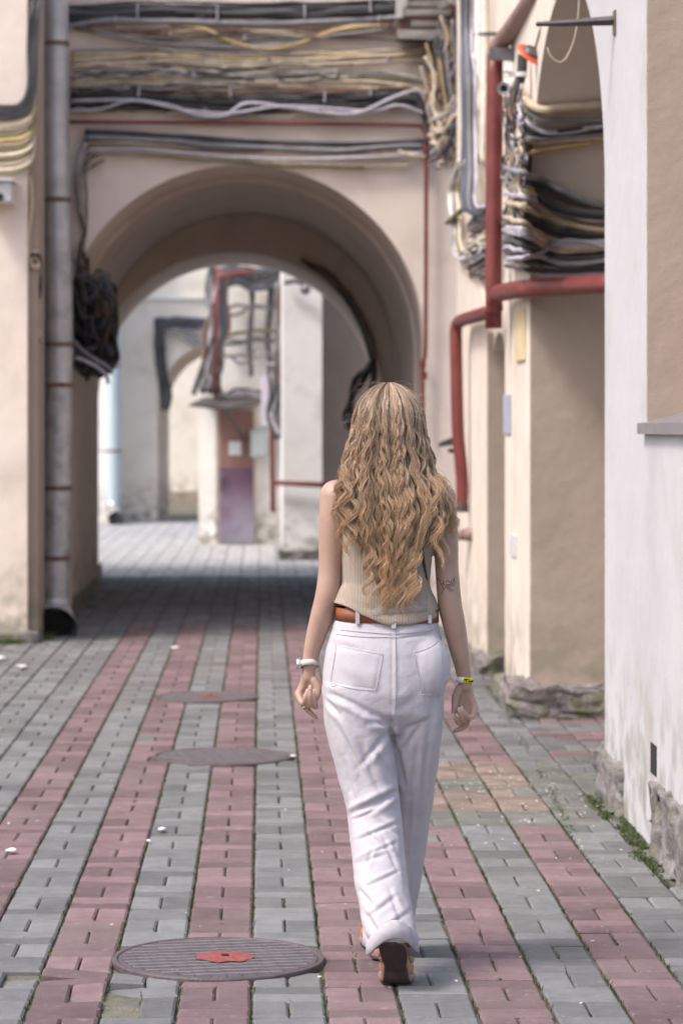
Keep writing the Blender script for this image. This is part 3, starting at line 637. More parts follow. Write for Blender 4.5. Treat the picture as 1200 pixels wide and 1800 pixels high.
for i in range(9):
    y = [540,545,580,584,592,600,622,690,696][i]; L_.append(([(392,y+6),(420,y-2+random.uniform(-6,8)),(450,y+random.uniform(-8,8)),(482,y)], .018, random.choice(['grey','dgrey','olive','grey'])))
for i in range(14): L_.append(([(385,690+i*1.6),(410,694+i*1.3),(440,688+i*1.8),(462,694+i)], .016, random.choice(['grey','dgrey','olive','lilac'])))
for x in (438, 442, 476, 470): L_.append(([(x,480),(x+3,530),(x-2,600),(x+3,660)], .02, 'dgrey'))
L_.append(([(404,624),(420,640),(440,632),(448,610)], .014, 'grey'))
fcab('thin looping grey wires on the white wall above the door canopy', 36.35, L_)
L_ = []
for i in range(8): L_.append(([(484+i*1.8,500),(486+i*1.4,560),(485+i*1.2,620),(482+i*2,690),(480+i*2.4,750)], .018, ['dgrey','black','grey','brown'][i%4]))
for i in range(10): L_.append(([(470+i*2,640),(476+i*2.4,690),(470+i*2,730),(486+i,768)], .022, ['black','dgrey','lilac'][i%3]))
fcab('dark cables hanging down between the door building and the far pillar', 34.8, L_)
# far red pipes
mb = MB(); mb.tube([P(383,470,36.1),P(381,560,36.1),P(378,700,36.1)], .026, 10); mb.tube(cat([P(383,488,36),P(400,482,36),P(450,476,36)],4), .028, 10); sgl('red_pipe', 'far red pipe at the corner of the white door building', 'pipe', mb, M['redpipe'])
mb = MB(); mb.tube([P(476,640,34.9),P(478,760,34.9),P(480,900,34.9)], .035, 10); sgl('red_pipe', 'thin red vertical pipe right of the far meter box', 'pipe', mb, M['redpipe'])
mb = MB(); mb.tube([P(480,848,31.9),P(560,852,31.88),P(640,850,32.4)], .032, 10); sgl('red_pipe', 'thin red pipe running horizontally across the far pillar', 'pipe', mb, M['redpipe'])
mb = MB(); mb.tube([P(345,676,36.3),P(378,677,36.3)], .035, 10); sgl('red_pipe', 'short red stub pipe left of the door canopy', 'pipe', mb, M['redpipe'])
# ------------------------------------------------------------------ red pipes and fittings near
t = thing('wall_pipe', 'thin dark red pipe crossing above the arch and dropping on its right side', 'pipe', P(745,215,21.4))
mb = MB(); mb.tube(cat([P(118,214,21.42),P(300,215,21.42),P(500,217,21.42),P(725,220,21.42),P(741,224,21.42),P(747,236,21.42),P(748,260,21.42)],6)
      + cat([P(748.5,300,21.42),P(748,500,21.42),P(747,620,21.42),P(743,640,21.42),P(743,760,21.42)],6), .0165, 10); mb.build('pipe', M['redpipe'], t, True)
for (x, y) in ((748,260),(743,640),(745,660)):
    q = MB(); c0 = P(x, y, 21.42); q.tube([c0+Vector((0,0,-.03)), c0+Vector((0,0,.03))], .024, 12); q.build('coupling', M['redpipe'], t)
t = thing('red_pipe', 'thick red vertical gas pipe on the right wall ending above the low niche', 'pipe', P(868,400,15.9))
Yr = 15.9
mb = MB(); mb.tube([P(869,96,Yr),P(869,130,Yr),P(868,300,Yr),P(867,400,Yr),P(867,500,Yr),P(867,577,Yr)], .0495, 20); mb.build('pipe', M['redpipe'], t, True)
mb = MB(); mb.tube(cat([P(869,104,Yr),P(872,88,Yr),P(884,70,Yr-.1),P(905,42,Yr-.5),P(948,-20,Yr-1.5)],6), [.0495]*8+[.054]*17, 20); mb.build('upper_arm', M['brownpipe'], t, True)
q = MB(); q.bar(P(862,95,Yr-.08), P(928,96,Yr-.3), .03, .075); q.build('bracket', M['steel'], t)
q = MB(); q.tube([P(868,430,Yr)+Vector((0,0,-.0)), P(868,432,Yr)], .0515, 20); q.build('weld_ring', M['redpipe'], t)
t = thing('red_pipe', 'thick red pipe leaving the vertical pipe and running right across the recess', 'pipe', P(960,510,14.6))
pts = cat([P(869,545,15.86),P(868,528,15.83),P(874,517,15.75),P(893,512,15.2),P(920,508,14.55),P(985,504,14.2),P(1085,497,13.6)],6)
mb = MB(); mb.tube(pts, .0505, 20); mb.build('pipe', M['redpipe'], t, True)
t = thing('red_pipe', 'red pipe with an elbow that drops along the wall right of the woman', 'pipe', P(803,700,18.4))
mb = MB(); pts = cat([P(862,548,16.1),P(845,553,16.6),P(815,562,18.0),P(805,568,18.4),P(801,580,18.45),P(801,610,18.45),P(804,750,18.45),P(810,820,18.45),P(812,860,18.45),P(810,893,18.45)],6)
mb.tube(pts, .043, 16); mb.build('pipe', M['redpipe'], t, True)
q = MB(); q.tube([P(810,885,18.45),P(810,900,18.45)], .05, 16); q.build('end_cap', M['steel'], t)
t = thing('stub_pipe', 'short brown horizontal pipe stub low on the wall beside the woman', 'pipe', P(820,940,18.6))
mb = MB(); mb.tube([P(775,942,18.75),P(820,940,18.4)], .036, 16); mb.build('pipe', M['brownpipe'], t, True)
mb = MB(); mb.tube([P(818,940,18.41),P(836,939,18.3)], .044, 16); mb.build('cap', M['brownpipe'], t, True)
t = thing('wall_lamp', 'small dark lamp arm sticking out behind the dropping red pipe', 'lamp', P(785,780,20.5))
mb = MB(); mb.add([P(769,786,20.6),P(772,778,20.6),P(800,766,20.6),P(806,772,20.6),P(800,782,20.6),P(769,786,20.8),P(772,778,20.8),P(800,766,20.8),P(806,772,20.8),P(800,782,20.8)],
   [(0,1,2,3,4),(9,8,7,6,5)]+[(i,5+i,5+(i+1)%5,(i+1)%5) for i in range(5)]); mb.build('shade', M['steel'], t)
mb = MB(); mb.tube([P(787,792,20.7),P(806,794,20.7)], .016, 8); mb.build('arm', M['redpipe'], t)
# security camera on the red pipe
def cylx(a, b, r, n=18): q = MB(); q.tube([a, b], r, n); return q
t = thing('security_camera', 'white bullet security camera beside the thick red pipe', 'camera', P(892,150,15.3))
Yc = 15.3; a = P(885,155,Yc-.16); bq = P(908,142,Yc+.1)
cylx(a, bq, .034).build('body', M['plastic'], t, True); d = (a-bq).normalized()
q = MB(); q.tube([a-d*.02, a+d*.012], [.038,.038], 18, False); q.build('hood', M['plastic'], t, True)
cylx(a-d*.003, a+d*.002, .022).build('lens', M['lens'], t)
cylx(P(904,146,Yc+.05), P(893,112,Yc+.05), .017).build('mount', M['plastic'], t, True)
q = MB(); q.box(*[*(P(886,110,Yc).x, P(902,110,Yc).x), Yc+.02, Yc+.10], P(886,124,Yc).z, P(886,108,Yc).z); q.build('mount_box', M['c_white'], t)
t = thing('security_camera', 'white camera box at the left edge under the mossy cables', 'camera', P(5,335,19.4))
q = MB(); q.box(P(-40,0,19.4).x, P(18,0,19.4).x, 19.45, 19.8, P(0,352,19.4).z, P(0,318,19.4).z); q.build('body', M['plastic'], t)
q = MB(); q.lathe(P(-2,346,19.4)+Vector((0,.03,0)), [(.035,0),(.03,-.03)], 16, 'Y'); q.build('lens', M['lens'], t)
q = MB(); q.box(P(-40,0,19.4).x, P(23,0,19.4).x, 19.40, 19.799, P(0,317,19.4).z, P(0,313,19.4).z); q.build('sunshade', M['plastic'], t)
t = thing('lamp_reflector', 'tilted orange-red disc under the bracket of the red pipe', 'lamp', P(930,95,15))
c0 = P(932,97,14.4); ax = Vector((.5,-.5,.7)).normalized(); uu = ax.orthogonal().normalized()
q = MB(); q.tube([c0, c0+ax*.012], [.088,.08], 24); q.build('disc', M['orange'], t)
q = MB(); q.tube([c0+ax*.014, c0+ax*.035], [.055,.045], 24); q.build('cap', M['steel'], t)
# iron bracket on the white pier
t = thing('iron_bracket', 'black iron bar sticking out to the left from the white pier', 'bracket', S(1078,36,1.45))
a = S(1080,36,WX-.002); q = MB(); q.tube([a, a+Vector((-.20,.10,.004)), a+Vector((-.31,.18,.012))], [.021,.014,.010], 4); q.build('bar', M['steel'], t)
q = MB(); q.box(WX-.008, WX-.001, a.y-.03, a.y+.03, a.z-.06, a.z+.04); q.build('plate', M['rust'], t)
wl_ = thing('wire_loop', 'thin pale wire loop hanging by the iron bracket', 'wire', P(990,60,12.2))
q = MB(); q.tube(cat([P(1018,-20,12.3),P(1014,40,12.3),P(1003,85,12.3),P(986,109,12.3),P(968,100,12.3),P(961,84,12.3)],6), .0032, 6); q.build('wire', M['c_cream'], wl_, True)
q = MB(); q.tube(cat([P(965,-10,14.2),P(952,40,14.2),P(940,85,14.3)],5), .006, 6); sgl('wire_loop', 'dark thin wire between the brown pipe top and the orange disc', 'wire', q, M['c_black'])
q = MB(); q.tube([P(818,61,19),P(850,59,17),P(880,60,16)], .012, 8); sgl('stay_rod', 'thin dark rod tying the blue-grey bundle to the red pipe', 'rod', q, M['steel'])
# rotten junction box
t = thing('junction_box', 'rotten dark brown junction box with peeling white paint at the top centre', 'box', P(750,30,21))
q = MB(); q.box(P(700,0,21).x, P(812,0,21).x, 20.9, 21.45, P(0,58,21).z, P(0,-60,21).z); q.build('case', M['wood'], t)
for i, (x0, x1, y0, y1) in enumerate([(696,706,-40,32),(706,716,-20,14),(716,786,2,11),(712,790,15,28),(724,768,36,44),(698,780,52,68),(770,786,8,14),(772,784,33,37),(786,800,-10,6)]):
    q = MB(); y_ = 20.88-.004*i; a = [P(x0+random.uniform(-2,2),y1+random.uniform(-2,2),y_),P(x1+random.uniform(-3,3),y1+random.uniform(-3,3),y_),P(x1+random.uniform(-3,3),y0+random.uniform(-3,3),y_-.03),P(x0+random.uniform(-2,2),y0,y_-.02)]
    b_ = [v+Vector((0,.012,0)) for v in a]; q.add(a+b_, [(0,1,2,3),(7,6,5,4)]+[(k,4+k,4+(k+1)%4,(k+1)%4) for k in range(4)]); q.build('paint_flake', M['peel'], t)
# small plates on the right side wall
def plate(name, label, catg, x0, x1, y0, y1, m_, X=WX-.006):
    q = MB(); a = S(x0, y0, X); b_ = S(x1, y1, X); q.box(X-.008, X+.004, b_.y, a.y, EYE-(y1-CY)*(a.y+b_.y)/2/F, EYE-(y0-CY)*(a.y+b_.y)/2/F); return sgl(name, label, catg, q, m_, False)
t0 = plate('warning_plate', 'faded yellow narrow plate on the wall strip under the red pipe', 'sign', 907, 922, 546, 634, mat('faded_yellow', (.55,.40,.18), .6, col2=(.7,.6,.42), scale=8))
plate('house_plate', 'narrow blue-grey plate on the bright wall strip', 'sign', 886.2, 896.5, 694, 762, mat('blue_grey_plate', (.36,.38,.46), .5, var=.1))
plate('switch_box', 'small white switch box low on the bright wall strip', 'switch', 897, 906, 940, 976, M['plastic'])
# ------------------------------------------------------------------ the woman
YB = 7.88
def B(px, py, dy=0.0, Y0=YB): return P(px, py, Y0+dy)
M['skin'] = mat('skin', (.37, .235, .178), .5, col2=(.44, .29, .23), scale=14, bump=.1, bscale=260)
M['skin'].node_tree.nodes['Principled BSDF'].inputs['Subsurface Weight'].default_value = .12
M['skin'].node_tree.nodes['Principled BSDF'].inputs['Subsurface Radius'].default_value = (.02, .008, .004)
M['denim'] = mat('off_white_denim', (.465, .43, .462), .85, col2=(.50, .465, .495), scale=5, bump=.25, bscale=420, spec=.2)
M['denim2'] = mat('off_white_denim_hem', (.40, .365, .40), .85, col2=(.48, .445, .475), scale=60, bump=.3, bscale=300, spec=.2)
M['thread'] = mat('seam_thread', (.455, .42, .45), .8)  # stitching slightly darker than the denim
M['knit'] = mat('beige_rib_knit', (.375, .30, .245), .9, col2=(.42, .34, .28), scale=8, spec=.15)
nt = M['knit'].node_tree; g = nt.nodes.new('ShaderNodeNewGeometry'); sp = nt.nodes.new('ShaderNodeSeparateXYZ'); mm = nt.nodes.new('ShaderNodeMath'); mm.operation = 'MULTIPLY'; mm.inputs[1].default_value = 1400
ms = nt.nodes.new('ShaderNodeMath'); ms.operation = 'SINE'; bp = nt.nodes.new('ShaderNodeBump'); bp.inputs['Strength'].default_value = .9; bp.inputs['Distance'].default_value = .0013
nt.links.new(g.outputs['Position'], sp.inputs[0]); nt.links.new(sp.outputs['X'], mm.inputs[0]); nt.links.new(mm.outputs[0], ms.inputs[0]); nt.links.new(ms.outputs[0], bp.inputs['Height']); nt.links.new(bp.outputs[0], nt.nodes['Principled BSDF'].inputs['Normal'])
M['leather'] = mat('brown_leather', (.20, .062, .028), .45, col2=(.26, .085, .04), scale=20, bump=.2, bscale=200)
M['tanleather'] = mat('tan_leather', (.42, .20, .10), .5, col2=(.50, .26, .14), scale=16, bump=.2, bscale=150)
M['welt'] = mat('shoe_midsole', (.26, .155, .125), .6, var=.15, scale=40)
M['sole'] = mat('black_rubber_sole', (.045, .028, .022), .7, var=.3, scale=40, bump=.4, bscale=160)
M['strap'] = mat('watch_strap', (.52, .47, .44), .5)
M['silver'] = mat('silver', (.75, .74, .72), .25, .95)
M['nail'] = mat('nail_polish', (.62, .42, .40), .2)
M['yellow'] = mat('yellow_paper', (.80, .62, .02), .5); M['ink'] = mat('black_ink', (.015, .013, .015), .6); M['paper'] = mat('white_paper_tape', (.74, .72, .74), .6)
def remesh(mb, vox, smooth, name, m_, parent, iters=6):
    me = bpy.data.meshes.new('t'); me.from_pydata(mb.v, [], mb.f); o = bpy.data.objects.new('t', me); COL.objects.link(o)
    bm = bmesh.new(); bm.from_mesh(me); bmesh.ops.triangulate(bm, faces=[f for f in bm.faces if len(f.verts) > 4]); bmesh.ops.recalc_face_normals(bm, faces=bm.faces); bm.to_mesh(me); bm.free()
    r = o.modifiers.new('r', 'REMESH'); r.mode = 'VOXEL'; r.voxel_size = vox; r.use_smooth_shade = True
    if smooth: s_ = o.modifiers.new('s', 'SMOOTH'); s_.factor = .5; s_.iterations = iters
    dg = bpy.context.evaluated_depsgraph_get(); dg.update(); n_ = bpy.data.meshes.new_from_object(o.evaluated_get(dg))
    bpy.data.objects.remove(o); n_.name = name; n_.materials.clear(); n_.materials.append(m_); n_.shade_smooth()
    q = bpy.data.objects.new(name, n_); COL.objects.link(q)
    if parent: adopt(q, parent)
    return q
def limb(mb, tab, n=20):                       # tab of (point, radius)
    pts = cat([t[0] for t in tab], 6); rs = np.interp(np.linspace(0, len(tab)-1, len(pts)), range(len(tab)), [t[1] for t in tab])
    mb.tube(pts, list(rs), n); mb.ball(tab[0][0], tab[0][1]); mb.ball(tab[-1][0], tab[-1][1])
W = thing('person', 'woman with very long wavy blonde hair, beige tank top and wide white trousers walking away', 'person', (.40, 7.88, 0))
cx = .374
b = MB()
b.ball((cx, 7.905, 1.605), (.073, .092, .10)); b.ball((cx, 7.935, 1.555), (.058, .068, .072)); limb(b, [(Vector((cx, 7.955, 1.52)), .042), (Vector((cx, 7.975, 1.505)), .026)])
limb(b, [(Vector((cx, 7.992, 1.61)), .009), (Vector((cx, 8.006, 1.585)), .012), (Vector((cx, 8.014, 1.568)), .012)], 12)      # nose
for s_ in (-1, 1):
    b.ball((cx+s_*.076, 7.91, 1.585), (.009, .02, .03)); b.ball((cx+s_*.03, 7.985, 1.565), (.025, .02, .022)); b.ball((cx+s_*.03, 7.99, 1.622), (.025, .01, .009))
b.ball((cx, 8.0, 1.535), (.024, .012, .006)); b.ball((cx, 7.998, 1.526), (.021, .012, .007))
limb(b, [(Vector((cx, 7.89, 1.56)), .052), (Vector((cx, 7.885, 1.47)), .05), (Vector((cx, 7.88, 1.40)), .062)])
T = [(1.47,cx,7.885,.05,.05),(1.44,cx,7.885,.085,.055),(1.415,cx,7.88,.145,.062),(1.38,cx,7.88,.168,.076),(1.33,cx,7.885,.158,.092),(1.26,cx+.0,7.888,.136,.10),(1.18,.371,7.885,.124,.092),(1.12,.372,7.88,.124,.084),(1.06,.375,7.875,.130,.08),(1.0,.380,7.87,.135,.08),(.93,.385,7.87,.145,.08),(.86,.39,7.87,.145,.085)]
b.loft([(t[1], t[2], t[0], t[3], t[4]) for t in T], 48, 2.3)
limb(b, [(Vector((.46,7.88,.90)), .078), (Vector((.44,8.02,.48)), .055), (Vector((.365,8.10,.12)), .036)])
limb(b, [(Vector((.31,7.87,.90)), .078), (Vector((.325,7.84,.52)), .052), (Vector((.348,7.73,.34)), .046), (Vector((.374,7.63,.19)), .034)])
for s_, sh in ((-1, (.212, 1.395)), (1, (.538, 1.392))): limb(b, [(Vector((cx, 7.885, 1.435)), .055), (Vector((sh[0]-s_*.06, 7.882, 1.415)), .047), (Vector((sh[0]-s_*.012, 7.88, sh[1]-.004)), .047)])
# arms: (px, py, dy, radius)
def arm(tab): limb(b, [(B(x, y, d), r) for x, y, d, r in tab], 24)
arm([(590,872,.0,.048),(586,905,-.005,.043),(582,950,-.008,.0365),(580,1000,-.008,.034),(575,1045,-.012,.035),(567,1078,-.002,.0345),(556,1115,.012,.030),(547,1150,.022,.0235),(543,1178,.028,.0205),(542,1190,.03,.0205)])
arm([(770,874,.0,.048),(777,905,-.004,.043),(783,950,-.006,.0365),(785,1000,-.006,.0345),(790,1060,-.010,.0355),(796,1090,-.004,.0345),(804,1130,.01,.0305),(812,1170,.02,.0235),(816,1195,.026,.0205),(817,1206,.026,.0205)])
def fing(tab, o=.028):
    limb(b, [(B(x, y, d+o), r) for x, y, d, r in tab], 12)
for hw, mc in (((542,1190),[(525,1219,.002),(533,1223,.006),(543,1226,.006),(553,1228,.002)]), ((817,1206),[(834,1243,.002),(828,1250,.006),(818,1252,.008),(806,1248,.004)])):
    for i, (x, y, d) in enumerate(mc):
        limb(b, [(B(hw[0]+(x-hw[0])*.25, hw[1], .028), .016), (B((x+hw[0])/2, (y+hw[1])/2, .03+d), .0145), (B(x, y, .028+d), .0115)], 12)
# left hand fingers curled up towards the viewer
fing([(524,1219,.0,.011),(529,1232,-.018,.0095),(534,1236,-.034,.0088),(537,1226,-.044,.0082),(540,1216,-.044,.0066)])
fing([(533,1223,.004,.011),(540,1237,-.014,.0095),(544,1239,-.034,.0088),(545,1224,-.046,.0082),(545,1210,-.046,.0064)])
fing([(550,1227,.002,.0105),(554,1240,-.012,.0092),(554,1241,-.030,.0085),(552,1228,-.042,.0078),(551,1216,-.042,.0062)])
fing([(527,1222,.004,.0108),(532,1238,.002,.0092),(540,1247,.0,.0085),(548,1255,-.002,.0075),(556,1262,-.004,.0056)])
fing([(552,1196,-.008,.014),(558,1210,-.014,.0125),(556,1224,-.022,.010),(551,1233,-.030,.008)])
# right hand
fing([(834,1243,.0,.011),(830,1257,-.014,.0096),(823,1262,-.034,.009),(816,1254,-.044,.0082),(811,1246,-.044,.0064)])
fing([(828,1250,.004,.011),(822,1264,-.012,.0096),(815,1267,-.030,.0088),(810,1257,-.042,.008),(806,1247,-.042,.0063)])
fing([(818,1253,.004,.0105),(814,1268,-.008,.0092),(806,1271,-.02,.0085),(801,1264,-.03,.0078),(796,1258,-.032,.006)])
fing([(824,1256,.004,.011),(818,1274,.002,.0095),(811,1280,.0,.0085),(804,1283,-.002,.0075),(797,1286,-.004,.0056)])
fing([(806,1212,-.006,.014),(800,1226,-.012,.0125),(799,1240,-.018,.0105),(797,1251,-.022,.008)])
b.ball(B(576,1054,-.030), (.016,.014,.020)); b.ball(B(790,1069,-.030), (.016,.014,.020))
body = remesh(b, .0028, True, 'body', M['skin'], W, 5)
for (x, y, d, tilt) in [(545,1209,-.0235,0),(540,1215.5,-.022,-.1),(551,1216,-.0195,.1),(811,1246,-.0215,-.2),(806,1247.5,-.0195,-.2),(796,1258.5,-.009,-.6)]:
    q = MB(); c0 = B(x, y, d); q.ball(c0, (.0048, .0022, .0085), 12, 8); o = q.build('fingernail', M['nail'], W, True)
for c0, ax, r in ((B(531,1233,.014), Vector((.5,0,-.8)), .0125), (B(536,1241,.028), Vector((.6,0,-.75)), .0115), (B(825,1264,.006), Vector((-.45,0,-.85)), .0125)):
    q = MB(); ax = ax.normalized(); u = ax.orthogonal().normalized(); w = ax.cross(u)
    pts = [c0 + (u*math.cos(t)+w*math.sin(t))*r for t in np.linspace(0, 2*math.pi, 20)]
    q.tube(pts, .0024, 6, False); q.ball(c0+Vector((0,-r,0)), .0045, 8, 6); q.build('ring', M['silver'], W, True)
for s_ in (-1, 1):
    q = MB(); q.ball((cx+s_*.03, 7.986, 1.603), .0125); e = q.build('eye', mat('eye_white', (.7,.68,.66), .2), W, True)
    q = MB(); q.ball((cx+s_*.03, 7.9965, 1.603), (.0055, .003, .0055)); q.build('iris', M['ink'], e, True)
    q = MB(); q.tube(cat([(cx+s_*.012,7.997,1.628),(cx+s_*.03,7.999,1.634),(cx+s_*.05,7.987,1.628)],4), .0028, 6); q.build('eyebrow', M['c_sand'], W, True)
q = MB(); q.tube(cat([(cx-.022,8.004,1.531),(cx-.008,8.013,1.533),(cx+.008,8.013,1.533),(cx+.022,8.004,1.531)],4), .0045, 8, flat=.8); q.build('lips', mat('lips', (.42,.16,.15), .4), W, True)
mixin(M['skin'], (.42, .205, .16), 'Z', -5, 5, 9, .5, (.5, .68))
# ---- trousers
HIP = [(1088,588,768),(1110,582,772),(1140,572,777),(1180,567,778),(1215,566,779),(1250,572,775),(1285,592,755)]
t = MB(); rings = []
for py, l, r in HIP[::-1]:
    z = EYE-(py-CY)*YB/F; dp = {1088:.098,1110:.108,1140:.122,1180:.130,1215:.130,1250:.115,1285:.06}[py]
    rings.append((((l+r)/2-CX)*YB/F, 7.872, z, (r-l)/2*YB/F, dp))
t.loft(rings, 64, 2.25)
t.ball((.312, 7.822, .90), (.085, .07, .11)); t.ball((.468, 7.826, .895), (.085, .07, .11))
def leg(tab):   # (py, left, right, Ycentre, depth)
    rr = []
    for py, l, r, Y, d in tab:
        z = EYE-(py-CY)*Y/F; rr.append((((l+r)/2-CX)*Y/F, Y, z, (r-l)/2*Y/F, d))
    t.loft(rr, 48, 2.2)
leg([(1200,567,690,7.865,.115),(1260,570,690,7.86,.115),(1300,577,691,7.86,.112),(1370,594,697,7.85,.10),(1430,609,704,7.83,.093),(1500,617,712,7.77,.092),(1560,623,720,7.71,.095),(1610,633,728,7.665,.092),(1636,641,732,7.635,.088),(1650,648,734,7.63,.085)][::-1])
leg([(1200,668,780,7.88,.112),(1260,680,779,7.90,.11),(1300,686,775,7.92,.108),(1370,680,766,7.97,.10),(1430,672,756,8.02,.095),(1500,664,747,8.06,.094),(1560,655,738,8.09,.096),(1610,650,728,8.11,.09),(1640,649,724,8.12,.088),(1655,648,722,8.13,.088)][::-1])
tr = remesh(t, .0045, True, 'trousers', M['denim'], W, 14)
# folds: pressed creases on the rear side, in pixels of the photograph's plane -> metres at YB
creases = [ # x0,y0,x1,y1,width px,depth m
 (688,1262,690,1330,5,.012),(690,1090,689,1262,2.5,.003),(690,1275,645,1268,6,.007),(686,1270,620,1240,7,.010),(640,1245,575,1218,6,.008),(600,1262,568,1225,5,.006),
 (684,1285,630,1350,6,.006),(655,1262,690,1290,4,.005),(590,1270,640,1370,6,.007),(630,1300,672,1400,7,.007),(660,1320,694,1372,5,.006),(600,1330,625,1420,6,.004),
 (700,1388,650,1425,6,.007),(612,1432,700,1390,6,.008),(618,1442,660,1425,3,.004),(625,1478,700,1446,4,.005),(640,1460,690,1500,3,.004),(655,1490,640,1530,4,.004),(672,1470,700,1530,4,.005),(660,1440,700,1470,5,.006),(620,1520,680,1500,5,.005),
 (626,1512,700,1480,4,.004),(640,1560,704,1530,4,.004),(650,1612,700,1572,5,.004),(628,1560,660,1600,5,.005),(668,1640,722,1600,5,.004),(700,1600,728,1640,5,.006),(640,1600,672,1655,6,.007),(684,1560,706,1625,5,.005),
 (692,1290,716,1400,5,.006),(712,1280,760,1262,5,.004),(700,1330,742,1270,6,.006),(735,1300,712,1480,6,.006),(752,1300,728,1500,6,.005),(765,1200,745,1360,6,.004),(700,1420,716,1560,5,.005),
 (575,1130,640,1145,7,.003),(700,1120,770,1112,6,.003),(590,1180,650,1215,12,.003),(660,1200,690,1250,10,.003),(700,1250,740,1215,10,.003),(610,1390,612,1470,5,.004)]
me = tr.data; nv = len(me.vertices); co = np.empty(nv*3, 'f'); me.vertices.foreach_get('co', co); co = co.reshape(-1,3)
no = np.empty(nv*3, 'f'); me.vertices.foreach_get('normal', no) if hasattr(me.vertices[0], 'normal') else None; no = no.reshape(-1,3)
px = CX+F*co[:,0]/co[:,1]; py = CY-F*(co[:,2]-EYE)/co[:,1]; disp = np.zeros(nv); back = np.clip(-no[:,1]*2.2, 0, 1)
for x0, y0, x1, y1, w, dp in creases:
    w *= .82
    dx, dy = x1-x0, y1-y0; L2 = dx*dx+dy*dy; tt = ((px-x0)*dx+(py-y0)*dy)/L2; tc = np.clip(tt, 0, 1)
    sg = ((px-x0)*dy-(py-y0)*dx)/math.sqrt(L2); d2 = (px-x0-tc*dx)**2+(py-y0-tc*dy)**2; sgn = np.sign(sg)*np.sqrt(d2)
    fade = np.sin(np.clip(tc, .02, .98)*math.pi)**.6
    disp += fade*dp*(-np.exp(-d2/(w*w)) + .75*np.exp(-(sgn-1.9*w)**2/(1.7*w*w)))
disp *= back
for i in range(nv):                            # soft irregular cloth everywhere
    p = Vector(co[i]); k = 1.0 if p.z < .85 else .45
    disp[i] += k*.0045*noise.noise(Vector((p.x*9, p.y*9, p.z*5))) + k*.002*noise.noise(Vector((p.x*26+3, p.y*20, p.z*16))) + .0007*noise.noise(p*75) + k*.0028*(abs(noise.noise(Vector((p.x*14+p.z*9, p.y*10, p.z*17-p.x*12))))**.7-.3)*(.7 if p.z < .62 else .4)
co += no*disp[:,None]; me.vertices.foreach_set('co', co.reshape(-1)); me.update()
bvh = BVHTree.FromPolygons([v.co[:] for v in me.vertices], [p.vertices[:] for p in me.polygons])
bme = body.data; bvhb = BVHTree.FromPolygons([v.co[:] for v in bme.vertices], [p.vertices[:] for p in bme.polygons])
def hit(tree, x, y, off=.001, Y0=YB):
    o_ = P(x, y, Y0); s_ = Vector((o_.x, 7.2, o_.z)); r = tree.ray_cast(s_, Vector((0, 1, 0)))
    return (r[0] + Vector((0, -off, 0))) if r[0] else None
def hitY(tree, X, Z, off): 
    r = tree.ray_cast(Vector((X, 7.2, Z)), Vector((0,1,0))); return (r[0] + Vector((0,-off,0))) if r[0] else None
def line_on(tree, pts, r, name, m_, parent, off=.0006, n=4):
    c = cat([Vector((x, y, 0)) for x, y in pts], n); q = [hit(tree, p.x, p.y, off) for p in c]; q = [p for p in q if p]
    if len(q) > 2: mb = MB(); mb.tube(q, r, 5); return mb.build(name, m_, parent, True)
def patch(tree, poly, name, m_, parent, off=.0018, nu=14, nv_=14):
    (a, b_, c, d) = poly; vs = []; 
    for j in range(nv_+1):
        for i in range(nu+1):
            u, v = i/nu, j/nv_
            x = (a[0]*(1-u)+b_[0]*u)*(1-v)+(d[0]*(1-u)+c[0]*u)*v; y = (a[1]*(1-u)+b_[1]*u)*(1-v)+(d[1]*(1-u)+c[1]*u)*v
            e = 0 if (0 < i < nu and 0 < j < nv_) else -.0035
            h = hit(tree, x, y, off+e); vs.append(h if h else P(x, y, 7.9))
    w = nu+1; mb = MB(); mb.add(vs, [(j*w+i, j*w+i+1, (j+1)*w+i+1, (j+1)*w+i) for j in range(nv_) for i in range(nu)]); return mb.build(name, m_, parent, True)
pk = patch(bvh, [(588,1128),(669,1141),(657,1206),(580,1196)], 'back_pocket', M['denim'], tr)
pr = patch(bvh, [(723,1140),(776,1118),(776,1212),(738,1216)], 'back_pocket', M['denim'], tr)
patch(bvh, [(588,1128),(669,1141),(669,1147),(588,1134)], 'pocket_hem', M['denim2'], tr, .003, 16, 2)
for pts in ([(588,1128),(588,1140),(580,1196),(590,1199)],[(669,1141),(666,1160),(657,1206)],[(580,1196),(620,1203),(657,1206)],[(724,1140),(727,1165),(738,1212)],[(738,1214),(755,1218),(770,1217)],[(724,1140),(748,1134),(774,1118)],
            [(690,1092),(691,1140),(691,1200),(689,1262)],[(586,1103),(640,1106),(690,1108),(766,1104)],[(590,1112),(640,1114),(690,1114)],[(690,1114),(730,1110),(766,1100)],[(728,1142),(731,1166),(742,1210)]):
    line_on(bvh, pts, .0009, 'seam', M['thread'], tr, .0022)
